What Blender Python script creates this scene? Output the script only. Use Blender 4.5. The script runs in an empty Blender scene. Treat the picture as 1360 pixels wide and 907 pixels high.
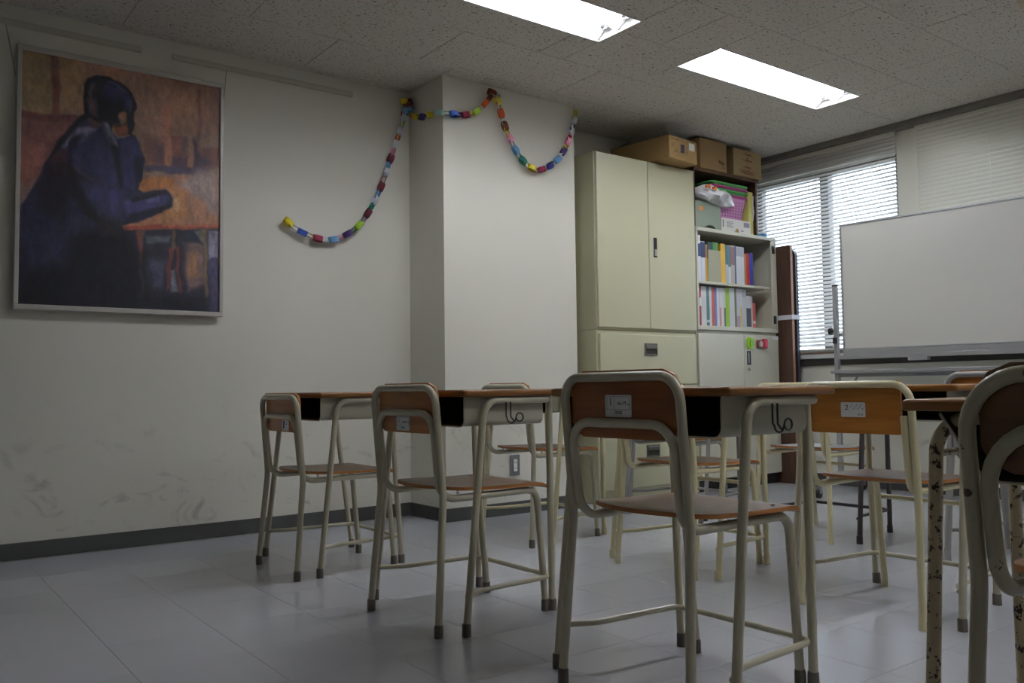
import bpy, bmesh, math, random
import numpy as np
from mathutils import Vector, Matrix

random.seed(7)
PI = math.pi
SC = bpy.context.scene
COL = SC.collection

# ------------------------------------------------------------------ camera
YAW, TILT, ROLL, CAM_H = 0.6419, 0.0534, -0.0128, 0.7347
_F = Vector((math.sin(YAW) * math.cos(TILT), math.cos(YAW) * math.cos(TILT), math.sin(TILT)))
_r0 = Vector((math.cos(YAW), -math.sin(YAW), 0))
_u0 = _r0.cross(_F)
_R = _r0 * math.cos(ROLL) + _u0 * math.sin(ROLL)
_U = -_r0 * math.sin(ROLL) + _u0 * math.cos(ROLL)
cam_data = bpy.data.cameras.new('camera')
cam_data.sensor_width = 36.0
cam_data.lens = 1143.35 / 1360 * 36
cam_data.clip_start = 0.02
cam = bpy.data.objects.new('camera', cam_data)
cam.matrix_world = Matrix(((_R.x, _U.x, -_F.x, 0), (_R.y, _U.y, -_F.y, 0), (_R.z, _U.z, -_F.z, CAM_H), (0, 0, 0, 1)))
COL.objects.link(cam)
SC.camera = cam

# ------------------------------------------------------------------ sky and exposure
SKY_STRENGTH = 11.0
TUBE_STRENGTH = 30.0
LAMP_COLOR = (0.95, 0.985, 1.07)
SC.view_settings.view_transform = 'Standard'
SC.view_settings.look = 'None'
SC.view_settings.gamma = 1.0
SC.view_settings.use_curve_mapping = False
SC.view_settings.exposure = 0.33
world = bpy.data.worlds.new('overcast_sky')
SC.world = world
world.use_nodes = True
_n, _l = world.node_tree.nodes, world.node_tree.links
_bg = _n['Background']
_tc = _n.new('ShaderNodeTexCoord')
_sep = _n.new('ShaderNodeSeparateXYZ')
_rmp = _n.new('ShaderNodeValToRGB')
_mr = _n.new('ShaderNodeMapRange')
_mr.inputs[1].default_value = -0.3
_mr.inputs[2].default_value = 0.6
_l.new(_tc.outputs['Generated'], _sep.inputs[0])
_l.new(_sep.outputs['Z'], _mr.inputs[0])
_l.new(_mr.outputs[0], _rmp.inputs[0])
_rmp.color_ramp.elements[0].position = 0.30          # the ground outside
_rmp.color_ramp.elements[0].color = (0.20, 0.21, 0.22, 1)
_rmp.color_ramp.elements[1].position = 1.0           # an overcast sky, brighter towards the zenith
_rmp.color_ramp.elements[1].color = (0.78, 0.86, 1.0, 1)
_e = _rmp.color_ramp.elements.new(0.345)
_e.color = (0.36, 0.42, 0.52, 1)
_l.new(_rmp.outputs[0], _bg.inputs[0])
_bg.inputs[1].default_value = SKY_STRENGTH


# ------------------------------------------------------------------ materials
def srgb(r, g, b):
    f = lambda c: (c / 255 / 12.92) if c / 255 <= 0.04045 else ((c / 255 + 0.055) / 1.055) ** 2.4
    return (f(r), f(g), f(b), 1)


MATS = {}


def mat(name, col, rough=0.5, metal=0.0, var=0.0, scale=8.0, bump=0.0, bump_scale=60.0, stretch=None, spec=None, chips=None, coat=0.0):
    """Principled material; var = fine colour variation by noise, chips = (threshold, colour) for worn paint."""
    if name in MATS:
        return MATS[name]
    m = bpy.data.materials.new(name)
    m.use_nodes = True
    n, l = m.node_tree.nodes, m.node_tree.links
    b = n['Principled BSDF']
    b.inputs['Base Color'].default_value = col
    b.inputs['Roughness'].default_value = rough
    b.inputs['Metallic'].default_value = metal
    if coat:
        b.inputs['Coat Weight'].default_value = coat
        b.inputs['Coat Roughness'].default_value = 0.12
    if spec is not None:
        b.inputs['Specular IOR Level'].default_value = spec
    tc = n.new('ShaderNodeTexCoord')
    src = tc.outputs['Object']
    if stretch:
        mp = n.new('ShaderNodeMapping')
        mp.inputs['Scale'].default_value = stretch
        l.new(src, mp.inputs[0])
        src = mp.outputs[0]
    out = None
    if var:
        nz = n.new('ShaderNodeTexNoise')
        nz.inputs['Scale'].default_value = scale
        nz.inputs['Detail'].default_value = 5
        l.new(src, nz.inputs['Vector'])
        mx = n.new('ShaderNodeMix')
        mx.data_type = 'RGBA'
        mx.inputs[6].default_value = tuple(c * (1 - var) for c in col[:3]) + (1,)
        mx.inputs[7].default_value = tuple(min(1, c * (1 + var)) for c in col[:3]) + (1,)
        l.new(nz.outputs[0], mx.inputs[0])
        out = mx.outputs[2]
    if chips:
        nz = n.new('ShaderNodeTexNoise')
        nz.inputs['Scale'].default_value = chips[2]
        nz.inputs['Detail'].default_value = 6
        nz.inputs['Roughness'].default_value = 0.65
        l.new(src, nz.inputs['Vector'])
        rp = n.new('ShaderNodeValToRGB')
        rp.color_ramp.elements[0].position = chips[0]
        rp.color_ramp.elements[1].position = chips[0] + 0.012
        l.new(nz.outputs[0], rp.inputs[0])
        mx = n.new('ShaderNodeMix')
        mx.data_type = 'RGBA'
        l.new(rp.outputs[0], mx.inputs[0])
        if out is not None:
            l.new(out, mx.inputs[6])
        else:
            mx.inputs[6].default_value = col
        mx.inputs[7].default_value = chips[1]
        out = mx.outputs[2]
    if out is not None:
        l.new(out, b.inputs['Base Color'])
    if bump:
        nb = n.new('ShaderNodeTexNoise')
        nb.inputs['Scale'].default_value = bump_scale
        nb.inputs['Detail'].default_value = 4
        l.new(src, nb.inputs['Vector'])
        bp = n.new('ShaderNodeBump')
        bp.inputs['Strength'].default_value = bump
        bp.inputs['Distance'].default_value = 0.004
        l.new(nb.outputs[0], bp.inputs['Height'])
        l.new(bp.outputs[0], b.inputs['Normal'])
    MATS[name] = m
    return m


def emis(name, col, s):
    m = bpy.data.materials.new(name)
    m.use_nodes = True
    b = m.node_tree.nodes['Principled BSDF']
    b.inputs['Base Color'].default_value = (0.9, 0.9, 0.9, 1)
    b.inputs['Emission Color'].default_value = (*col, 1)
    b.inputs['Emission Strength'].default_value = s
    return m


def wall_mat():
    m = bpy.data.materials.new('painted_wall')
    m.use_nodes = True
    n, l = m.node_tree.nodes, m.node_tree.links
    b = n['Principled BSDF']
    b.inputs['Roughness'].default_value = 0.55
    b.inputs['Specular IOR Level'].default_value = 0.3
    g = n.new('ShaderNodeNewGeometry')
    base = srgb(224, 221, 208)
    # large faint unevenness of the paint
    nz = n.new('ShaderNodeTexNoise'); nz.inputs['Scale'].default_value = 1.6; nz.inputs['Detail'].default_value = 6
    l.new(g.outputs['Position'], nz.inputs['Vector'])
    m1 = n.new('ShaderNodeMix'); m1.data_type = 'RGBA'
    m1.inputs[6].default_value = tuple(c * 0.95 for c in base[:3]) + (1,)
    m1.inputs[7].default_value = tuple(c * 1.03 for c in base[:3]) + (1,)
    l.new(nz.outputs[0], m1.inputs[0])
    # scuffs on the lowest metre of the wall
    sp = n.new('ShaderNodeSeparateXYZ'); l.new(g.outputs['Position'], sp.inputs[0])
    low = n.new('ShaderNodeMapRange'); low.inputs[1].default_value = 0.75; low.inputs[2].default_value = 0.2
    l.new(sp.outputs['Z'], low.inputs[0])
    mp = n.new('ShaderNodeMapping'); mp.inputs['Scale'].default_value = (6.5, 6.5, 9.0); mp.inputs['Rotation'].default_value = (0, 0.5, 0)
    l.new(g.outputs['Position'], mp.inputs[0])
    n2 = n.new('ShaderNodeTexNoise'); n2.inputs['Scale'].default_value = 1.0; n2.inputs['Detail'].default_value = 8
    n2.inputs['Roughness'].default_value = 0.62; n2.inputs['Distortion'].default_value = 0.9
    l.new(mp.outputs[0], n2.inputs['Vector'])
    r2 = n.new('ShaderNodeValToRGB'); r2.color_ramp.elements[0].position = 0.57; r2.color_ramp.elements[1].position = 0.72
    l.new(n2.outputs[0], r2.inputs[0])
    mu = n.new('ShaderNodeMath'); mu.operation = 'MULTIPLY'
    l.new(r2.outputs[0], mu.inputs[0]); l.new(low.outputs[0], mu.inputs[1])
    mu2 = n.new('ShaderNodeMath'); mu2.operation = 'MULTIPLY'; mu2.inputs[1].default_value = 0.5
    l.new(mu.outputs[0], mu2.inputs[0])
    m2 = n.new('ShaderNodeMix'); m2.data_type = 'RGBA'
    l.new(mu2.outputs[0], m2.inputs[0]); l.new(m1.outputs[2], m2.inputs[6])
    m2.inputs[7].default_value = srgb(120, 112, 100)
    l.new(m2.outputs[2], b.inputs['Base Color'])
    nb = n.new('ShaderNodeTexNoise'); nb.inputs['Scale'].default_value = 140
    l.new(g.outputs['Position'], nb.inputs['Vector'])
    bp = n.new('ShaderNodeBump'); bp.inputs['Strength'].default_value = 0.12; bp.inputs['Distance'].default_value = 0.003
    l.new(nb.outputs[0], bp.inputs['Height']); l.new(bp.outputs[0], b.inputs['Normal'])
    return m


def ceiling_mat():
    m = bpy.data.materials.new('rockwool_ceiling')
    m.use_nodes = True
    n, l = m.node_tree.nodes, m.node_tree.links
    b = n['Principled BSDF']; b.inputs['Roughness'].default_value = 0.9
    g = n.new('ShaderNodeNewGeometry')
    mp = n.new('ShaderNodeMapping'); mp.inputs['Scale'].default_value = (60, 95, 60); mp.inputs['Rotation'].default_value = (0, 0, 0.25)
    l.new(g.outputs['Position'], mp.inputs[0])
    nz = n.new('ShaderNodeTexNoise'); nz.inputs['Scale'].default_value = 1.0; nz.inputs['Detail'].default_value = 3
    nz.inputs['Distortion'].default_value = 0.8
    l.new(mp.outputs[0], nz.inputs['Vector'])
    rp = n.new('ShaderNodeValToRGB')
    rp.color_ramp.elements[0].position = 0.59; rp.color_ramp.elements[0].color = srgb(206, 202, 193)
    rp.color_ramp.elements[1].position = 0.66; rp.color_ramp.elements[1].color = srgb(118, 114, 105)
    l.new(nz.outputs[0], rp.inputs[0])
    l.new(rp.outputs[0], b.inputs['Base Color'])
    bp = n.new('ShaderNodeBump'); bp.inputs['Strength'].default_value = 0.3; bp.inputs['Distance'].default_value = 0.003; bp.invert = True
    l.new(nz.outputs[0], bp.inputs['Height']); l.new(bp.outputs[0], b.inputs['Normal'])
    return m


def floor_mat():
    m = bpy.data.materials.new('vinyl_floor')
    m.use_nodes = True
    n, l = m.node_tree.nodes, m.node_tree.links
    b = n['Principled BSDF']; b.inputs['Specular IOR Level'].default_value = 0.5
    g = n.new('ShaderNodeNewGeometry')
    oi = n.new('ShaderNodeObjectInfo')
    nz = n.new('ShaderNodeTexNoise'); nz.inputs['Scale'].default_value = 0.9; nz.inputs['Detail'].default_value = 1.5; nz.inputs['Roughness'].default_value = 0.4
    l.new(g.outputs['Position'], nz.inputs['Vector'])
    base = srgb(184, 185, 190)
    m1 = n.new('ShaderNodeMix'); m1.data_type = 'RGBA'
    m1.inputs[6].default_value = tuple(c * 0.98 for c in base[:3]) + (1,)
    m1.inputs[7].default_value = tuple(c * 1.02 for c in base[:3]) + (1,)
    l.new(nz.outputs[0], m1.inputs[0])
    # each tile a shade of its own
    m2 = n.new('ShaderNodeHueSaturation')
    mr = n.new('ShaderNodeMapRange'); mr.inputs[3].default_value = 0.99; mr.inputs[4].default_value = 1.01
    l.new(oi.outputs['Random'], mr.inputs[0]); l.new(mr.outputs[0], m2.inputs['Value']); l.new(m1.outputs[2], m2.inputs['Color'])
    b.inputs['Roughness'].default_value = 0.18
    l.new(m2.outputs[0], b.inputs['Base Color'])
    return m


def wood_mat(name, c1, c2, rough=0.35, stretch=(3, 40, 40), scale=1.0, coat=0.18):
    if name in MATS:
        return MATS[name]
    m = bpy.data.materials.new(name)
    m.use_nodes = True
    n, l = m.node_tree.nodes, m.node_tree.links
    b = n['Principled BSDF']; b.inputs['Roughness'].default_value = rough
    b.inputs['Coat Weight'].default_value = coat; b.inputs['Coat Roughness'].default_value = 0.2
    tc = n.new('ShaderNodeTexCoord')
    mp = n.new('ShaderNodeMapping'); mp.inputs['Scale'].default_value = stretch
    l.new(tc.outputs['Object'], mp.inputs[0])
    nz = n.new('ShaderNodeTexNoise'); nz.inputs['Scale'].default_value = scale; nz.inputs['Detail'].default_value = 6; nz.inputs['Distortion'].default_value = 0.6
    l.new(mp.outputs[0], nz.inputs['Vector'])
    rp = n.new('ShaderNodeValToRGB')
    rp.color_ramp.elements[0].position = 0.3; rp.color_ramp.elements[0].color = c1
    rp.color_ramp.elements[1].position = 0.7; rp.color_ramp.elements[1].color = c2
    l.new(nz.outputs[0], rp.inputs[0]); l.new(rp.outputs[0], b.inputs['Base Color'])
    MATS[name] = m
    return m


def glass_mat():
    m = bpy.data.materials.new('window_glass')
    m.use_nodes = True
    n, l = m.node_tree.nodes, m.node_tree.links
    n.remove(n['Principled BSDF'])
    out = n['Material Output']
    tr = n.new('ShaderNodeBsdfTransparent'); tr.inputs[0].default_value = (0.93, 0.96, 0.97, 1)
    gl = n.new('ShaderNodeBsdfGlossy'); gl.inputs['Roughness'].default_value = 0.02
    fr = n.new('ShaderNodeFresnel'); fr.inputs[0].default_value = 1.45
    mx = n.new('ShaderNodeMixShader')
    l.new(fr.outputs[0], mx.inputs[0]); l.new(tr.outputs[0], mx.inputs[1]); l.new(gl.outputs[0], mx.inputs[2])
    l.new(mx.outputs[0], out.inputs[0])
    return m


M_WALL, M_CEIL, M_FLOOR, M_GLASS = wall_mat(), ceiling_mat(), floor_mat(), glass_mat()
M_BASE = mat('vinyl_baseboard', srgb(74, 74, 72), 0.5, var=0.08)
M_OLIVE = mat('olive_grey_tube_paint', srgb(188, 181, 156), 0.32, var=0.05, scale=6, coat=0.2)
M_CREAM = mat('cream_tube_paint', srgb(218, 208, 166), 0.35, var=0.06, scale=9, chips=(0.70, srgb(96, 70, 40), 26), coat=0.2)
M_CHIPPED = mat('chipped_beige_tube_paint', srgb(186, 170, 138), 0.4, var=0.08, scale=12, chips=(0.565, srgb(50, 32, 24), 58))
M_WORN = mat('worn_olive_tube_paint', srgb(168, 161, 136), 0.34, var=0.06, chips=(0.655, srgb(62, 44, 34), 30))
M_BLACKTUBE = mat('dark_tube_paint', srgb(62, 56, 56), 0.35, var=0.06)
M_GREYTUBE = mat('grey_tube_paint', srgb(156, 153, 148), 0.35, var=0.05)
M_CAP = mat('rubber_cap_brown', srgb(104, 97, 88), 0.7, var=0.08)
M_CAPDARK = mat('rubber_cap_dark', srgb(48, 46, 44), 0.7)
M_PLY = wood_mat('orange_brown_plywood', srgb(150, 84, 22), srgb(184, 112, 38), 0.38, (40, 4, 40))
M_PLYRED = wood_mat('red_brown_plywood', srgb(126, 66, 22), srgb(152, 86, 34), 0.38, (40, 4, 40))
M_PLYORANGE = wood_mat('honey_orange_plywood', srgb(168, 104, 30), srgb(196, 128, 48), 0.38, (40, 4, 40))
M_PLYDARK = wood_mat('dark_brown_plywood', srgb(88, 56, 28), srgb(112, 74, 38), 0.42, (40, 4, 40))
M_SEAT = wood_mat('worn_seat_plywood', srgb(92, 60, 30), srgb(118, 80, 44), 0.40, (4, 40, 40), 1.0, .05)
M_PLYEDGE = wood_mat('plywood_edge', srgb(152, 92, 36), srgb(186, 122, 58), 0.5, (8, 8, 300))
M_DESKTOP = wood_mat('desktop_laminate', srgb(120, 84, 56), srgb(144, 104, 72), 0.24, (40, 4, 40))
M_DESKEDGE = wood_mat('desktop_edge', srgb(116, 72, 18), srgb(146, 96, 32), 0.42, (6, 6, 120), 1.0, .05)
M_STEEL = mat('bin_olive_steel', srgb(182, 178, 156), 0.4, var=0.04)
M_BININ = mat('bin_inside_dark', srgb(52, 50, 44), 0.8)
M_HOOK = mat('black_wire', srgb(38, 36, 34), 0.4, metal=0.3)
M_LABEL = mat('label_white', srgb(226, 226, 224), 0.4)
M_INK = mat('label_ink', srgb(30, 30, 34), 0.6)
M_INKGREY = mat('label_ink_grey', srgb(120, 120, 120), 0.6)
M_CAB = mat('cabinet_green_beige', srgb(192, 189, 158), 0.42, var=0.025, scale=3)
M_CABDARK = mat('cabinet_gap', srgb(58, 56, 48), 0.8)
M_CABW = mat('cabinet_warm_beige', srgb(200, 197, 178), 0.42, var=0.02, scale=3)
M_BLACK = mat('black_plastic', srgb(22, 22, 22), 0.45)
M_CHROME = mat('brushed_chrome', srgb(190, 190, 188), 0.28, metal=0.9)
M_ALU = mat('aluminium', srgb(176, 178, 180), 0.38, metal=0.7)
M_ALUPAINT = mat('silver_paint', srgb(158, 158, 158), 0.4, metal=0.3)
M_WBOARD = mat('whiteboard_enamel', srgb(208, 206, 199), 0.3, var=0.015, scale=2)
M_SLAT = mat('blind_slat_ivory', srgb(238, 237, 234), 0.45)
M_SLAT2 = mat('blind_slat_grey_ivory', srgb(222, 220, 208), 0.45)
M_HEAD = mat('curtain_box_grey', srgb(126, 124, 116), 0.5)
M_CARD = mat('cardboard', srgb(156, 126, 80), 0.75, var=0.06, scale=5)
M_CARD2 = mat('cardboard_dull', srgb(146, 118, 78), 0.75, var=0.06, scale=5)
M_CARD3 = mat('cardboard_pale', srgb(158, 134, 94), 0.75, var=0.06, scale=5)
M_DARKWOOD = wood_mat('dark_walnut', srgb(58, 36, 22), srgb(86, 54, 34), 0.45, (3, 3, 30))
M_TABLEFACE = wood_mat('table_rosewood', srgb(64, 42, 30), srgb(88, 60, 44), 0.4, (40, 40, 3))
M_TABLEEDGE = mat('table_pale_edge', srgb(158, 122, 100), 0.5)
M_BLUEEDGE = mat('table_blue_edge', srgb(42, 58, 78), 0.5)
M_WHITE = mat('white_enamel', srgb(236, 236, 232), 0.35)


# ------------------------------------------------------------------ geometry helpers
class G:
    """collects shapes in one bmesh that becomes ONE mesh object"""
    def __init__(s):
        s.bm = bmesh.new()
        s.mi = 0

    def _set(s, faces):
        for f in faces:
            f.material_index = s.mi

    def box(s, a, b, bev=0.0, seg=2, M=None):
        x0, y0, z0 = a; x1, y1, z1 = b
        vs = [s.bm.verts.new(p) for p in ((x0, y0, z0), (x1, y0, z0), (x1, y1, z0), (x0, y1, z0), (x0, y0, z1), (x1, y0, z1), (x1, y1, z1), (x0, y1, z1))]
        fs = [s.bm.faces.new([vs[i] for i in q]) for q in ((3, 2, 1, 0), (4, 5, 6, 7), (0, 1, 5, 4), (1, 2, 6, 5), (2, 3, 7, 6), (3, 0, 4, 7))]
        s._set(fs)
        if bev:
            es = list({e for f in fs for e in f.edges})
            r = bmesh.ops.bevel(s.bm, geom=es, offset=bev, segments=seg, profile=0.5, affect='EDGES')
            s._set([f for f in r['faces']])
            vs = list({v for v in r['verts']} | {v for v in vs if v.is_valid})
        if M is not None:
            bmesh.ops.transform(s.bm, matrix=M, verts=[v for v in vs if v.is_valid])
        return s

    def tube(s, pts, r, seg=10, closed=False, cap=True):
        pts = [Vector(p) for p in pts]
        n = len(pts)
        rad = r if isinstance(r, (list, tuple)) else [r] * n
        rings = []
        up = None
        for i in range(n):
            if closed:
                t = (pts[(i + 1) % n] - pts[i - 1]).normalized()
            elif i == 0:
                t = (pts[1] - pts[0]).normalized()
            elif i == n - 1:
                t = (pts[-1] - pts[-2]).normalized()
            else:
                t = ((pts[i + 1] - pts[i]).normalized() + (pts[i] - pts[i - 1]).normalized()).normalized()
            if up is None:
                a = Vector((0, 0, 1)) if abs(t.z) < 0.9 else Vector((1, 0, 0))
                up = (a - t * a.dot(t)).normalized()
            else:
                up = (up - t * up.dot(t)).normalized()
            w = t.cross(up)
            rings.append([s.bm.verts.new(pts[i] + (up * math.cos(2 * PI * k / seg) + w * math.sin(2 * PI * k / seg)) * rad[i]) for k in range(seg)])
        fs = []
        for i in range(n if closed else n - 1):
            A, B = rings[i], rings[(i + 1) % n]
            for k in range(seg):
                fs.append(s.bm.faces.new((A[k], A[(k + 1) % seg], B[(k + 1) % seg], B[k])))
        if cap and not closed:
            fs.append(s.bm.faces.new(rings[0][::-1])); fs.append(s.bm.faces.new(rings[-1]))
        s._set(fs)
        return s

    def prism(s, outline, lo, hi, axis='z', side_mi=None):
        """extrude a closed 2-D outline between lo and hi along an axis"""
        def P(u, v, w):
            return {'z': (u, v, w), 'y': (u, w, v), 'x': (w, u, v)}[axis]
        A = [s.bm.verts.new(P(u, v, lo)) for u, v in outline]
        B = [s.bm.verts.new(P(u, v, hi)) for u, v in outline]
        n = len(outline)
        fs = [s.bm.faces.new(A[::-1]), s.bm.faces.new(B)]
        s._set(fs)
        sd = [s.bm.faces.new((A[i], A[(i + 1) % n], B[(i + 1) % n], B[i])) for i in range(n)]
        for f in sd:
            f.material_index = s.mi if side_mi is None else side_mi
        return s

    def quad(s, *ps):
        f = s.bm.faces.new([s.bm.verts.new(p) for p in ps]); f.material_index = s.mi
        return s

    def mesh(s, name, mats, smooth=35):
        bmesh.ops.recalc_face_normals(s.bm, faces=s.bm.faces[:])
        me = bpy.data.meshes.new(name)
        s.bm.to_mesh(me); s.bm.free()
        for m in (mats if isinstance(mats, (list, tuple)) else [mats]):
            me.materials.append(m)
        if smooth:
            me.polygons.foreach_set('use_smooth', [True] * len(me.polygons))
            me.set_sharp_from_angle(angle=math.radians(smooth))
        return me


def obj(name, g, mats, parent=None, loc=(0, 0, 0), rot=(0, 0, 0), smooth=35):
    me = g.mesh(name, mats, smooth) if isinstance(g, G) else g
    o = bpy.data.objects.new(name, me)
    COL.objects.link(o)
    o.location = loc; o.rotation_euler = rot
    if parent is not None:
        o.parent = parent
    return o


def tag(o, label, cat, group=None):
    o['label'] = label; o['category'] = cat
    if group:
        o['group'] = group
    return o


def thing(name, label, cat, loc=(0, 0, 0), rz=0.0, group=None):
    o = bpy.data.objects.new(name, None)
    o.empty_display_size = 0.05
    COL.objects.link(o)
    o.location = loc; o.rotation_euler = (0, 0, rz)
    return tag(o, label, cat, group)


def struct(name, g, mats, parent=None, smooth=35):
    o = obj(name, g, mats, parent, smooth=smooth)
    o['kind'] = 'structure'
    return o


def fillet(pts, rads, n=7):
    """polyline with rounded corners; rads gives one radius per inner point"""
    pts = [Vector(p) for p in pts]
    out = [pts[0]]
    for i in range(1, len(pts) - 1):
        p, r = pts[i], rads[i - 1]
        a, b = (pts[i - 1] - p), (pts[i + 1] - p)
        la, lb = a.length, b.length
        a.normalize(); b.normalize()
        ang = a.angle(b)
        if r <= 0 or ang > PI - 0.01:
            out.append(p); continue
        d = min(r / math.tan(ang / 2), la * 0.49, lb * 0.49)
        rr = d * math.tan(ang / 2)
        c = p + (a + b).normalized() * (rr / math.sin(ang / 2))
        s, e = p + a * d - c, p + b * d - c
        for k in range(n + 1):
            t = k / n
            th = s.angle(e)
            v = (s * math.sin((1 - t) * th) + e * math.sin(t * th)) / math.sin(th)
            out.append(c + v)
    out.append(pts[-1])
    return out


def rrect(x0, y0, x1, y1, r, n=5):
    """rounded rectangle outline; r = one radius or four (x0y0, x1y0, x1y1, x0y1)"""
    r = [r] * 4 if not isinstance(r, (list, tuple)) else r
    o = []
    for (cx, cy, q, a0) in ((x0, y0, r[0], PI), (x1, y0, r[1], 1.5 * PI), (x1, y1, r[2], 0), (x0, y1, r[3], 0.5 * PI)):
        sx = 1 if cx == x0 else -1; sy = 1 if cy == y0 else -1
        if q <= 0:
            o.append((cx, cy)); continue
        for k in range(n + 1):
            a = a0 + 0.5 * PI * k / n
            o.append((cx + sx * q + q * math.cos(a), cy + sy * q + q * math.sin(a)))
    return o


def text_mesh(body, size, depth=0.0002, align='CENTER'):
    cu = bpy.data.curves.new('text', 'FONT')
    cu.body = body; cu.size = size; cu.align_x = align; cu.align_y = 'CENTER'; cu.extrude = depth; cu.resolution_u = 2
    o = bpy.data.objects.new('text', cu)
    COL.objects.link(o)
    dg = bpy.context.evaluated_depsgraph_get()
    me = bpy.data.meshes.new_from_object(o.evaluated_get(dg))
    bpy.data.objects.remove(o); bpy.data.curves.remove(cu)
    return me


def text(name, body, size, m, parent, loc, rot, sx=1.0):
    me = text_mesh(body, size)
    me.materials.clear(); me.materials.append(m)
    o = obj(name, me, None, parent, loc, rot)
    o.scale = (sx, 1, 1)
    return o


FACE_BACK = (PI / 2, 0, -PI / 2)      # writing read by someone who looks along +X
FACE_FRONT = (PI / 2, 0, 0)           # writing read by someone who looks along +Y

# ------------------------------------------------------------------ the room
WY, WX, CZ = 4.42, 5.65, 2.5           # back wall, window wall, ceiling
PX0, PX1, PY = 2.555, 3.525, 4.04       # the pier in the back wall
X0, Y0 = -2.6, -2.6                    # room corner behind the camera
struct('floor', G().box((X0 - .1, Y0 - .1, -0.12), (WX + .15, WY + .1, -0.0042)), M_FLOOR)
fl = bpy.data.objects['floor']
TS = 0.303
tile = G().box((0.0005, 0.0005, -0.0042), (TS - 0.0005, TS - 0.0005, 0), 0.0004, 1).mesh('floor_tile', M_FLOOR, 0)
tx0, ty0 = 0.57 - 3 * TS, 1.525 - 4 * TS
for i in range(20):
    for j in range(14):
        x, y = tx0 + i * TS, ty0 + j * TS
        if x + TS > WX + 0.02 or y + TS > WY + 0.02:
            continue
        o = obj('floor_tile', tile, None, fl, (x, y, 0))
# ceiling: a slab above a grid of rockwool boards in running bond
struct('ceiling', G().box((X0 - .1, Y0 - .1, 2.66), (WX + .15, WY + .1, 2.74)), mat('slab_grey', srgb(120, 118, 112), 0.9))
ce = bpy.data.objects['ceiling']
LIGHTS = [(2.310, 3.035), (4.200, 3.035), (2.310, .367), (4.200, .367)]
LW, LL = 0.155, 0.655                  # half width and half length of a fixture
TA, TB = 0.9263, 0.4447
holes = [(x - LL, y - LW, x + LL, y + LW) for x, y in LIGHTS]


def cut(rect, hole):
    a, b, c, d = rect; e, f, g_, h = hole
    if e >= c or g_ <= a or f >= d or h <= b:
        return [rect]
    r = []
    if e > a: r.append((a, b, e, d)); a = e
    if g_ < c: r.append((g_, b, c, d)); c = g_
    if f > b: r.append((a, b, c, f))
    if h < d: r.append((a, h, c, d))
    return r


for j in range(-2, 17):
    y1 = 3.921 - TB * j; y0 = y1 - TB
    for i in range(-6, 5):
        x0 = 2.331 + TA * i + (TA / 2 if j % 2 else 0); x1 = x0 + TA
        rs = [(max(x0, X0), max(y0, Y0), min(x1, WX), min(y1, WY))]
        if rs[0][2] - rs[0][0] < 0.02 or rs[0][3] - rs[0][1] < 0.02:
            continue
        pier = (PX0, PY, PX1, WY + 1)
        for h in holes + [pier]:
            rs = [q for r_ in rs for q in cut(r_, h)]
        if not rs:
            continue
        g = G()
        for (a, b, c, d) in rs:
            g.box((a + 0.0022, b + 0.0014, CZ), (c - 0.0022, d - 0.0014, CZ + 0.012))
        obj('ceiling_tile', g, M_CEIL, ce, smooth=0)

# walls
struct('wall_left', G().box((X0 - .1, WY, -0.1), (WX + .15, WY + .1, 2.7)), M_WALL)
struct('wall_pier', G().box((PX0, PY, -0.005), (PX1, WY, 2.56)), M_WALL)
struct('wall_rear', G().box((X0 - .1, Y0 - .1, -0.1), (X0, WY, 2.7)), M_WALL)
struct('wall_front', G().box((X0, Y0 - .1, -0.1), (WX + .15, Y0, 2.7)), M_WALL)
# window wall with two openings
W1 = (3.10, 4.30, 0.955, 2.33)
W2 = (0.60, 2.93, 0.955, 2.33)
g = G()
for a, b, z0, z1 in ((Y0, WY, -0.1, W1[2]), (Y0, WY, W1[3], 2.7), (Y0, W2[0], W1[2], W1[3]), (W2[1], W1[0], W1[2], W1[3]), (W1[1], WY, W1[2], W1[3])):
    g.box((WX, a, z0), (WX + .16, b, z1))
struct('wall_right', g, M_WALL)


def window(name, W, mulls):
    g = G()
    y0, y1, z0, z1 = W
    t = 0.04
    for a, b in (((y0, z0), (y0 + t, z1)), ((y1 - t, z0), (y1, z1)), ((y0, z0), (y1, z0 + t)), ((y0, z1 - t), (y1, z1))):
        g.box((WX + .05, a[0], a[1]), (WX + .11, b[0], b[1]), 0.003, 1)
    w = struct(name, g, mat('window_aluminium', srgb(120, 116, 112), 0.45, metal=0.3))
    for y in mulls:
        obj('mullion', G().box((WX + .045, y - 0.035, z0 + t), (WX + .115, y + 0.035, z1 - t), 0.003, 1), MATS['window_aluminium'], w)
    ys = [y0 + t] + sorted(mulls) + [y1 - t]
    for a, b in zip(ys[:-1], ys[1:]):
        obj('pane', G().box((WX + .078, a, z0 + t), (WX + .083, b, z1 - t)), M_GLASS, w, smooth=0)
    return w


window('window_1', W1, [3.70])
window('window_2', W2, [1.37, 2.15])
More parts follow.
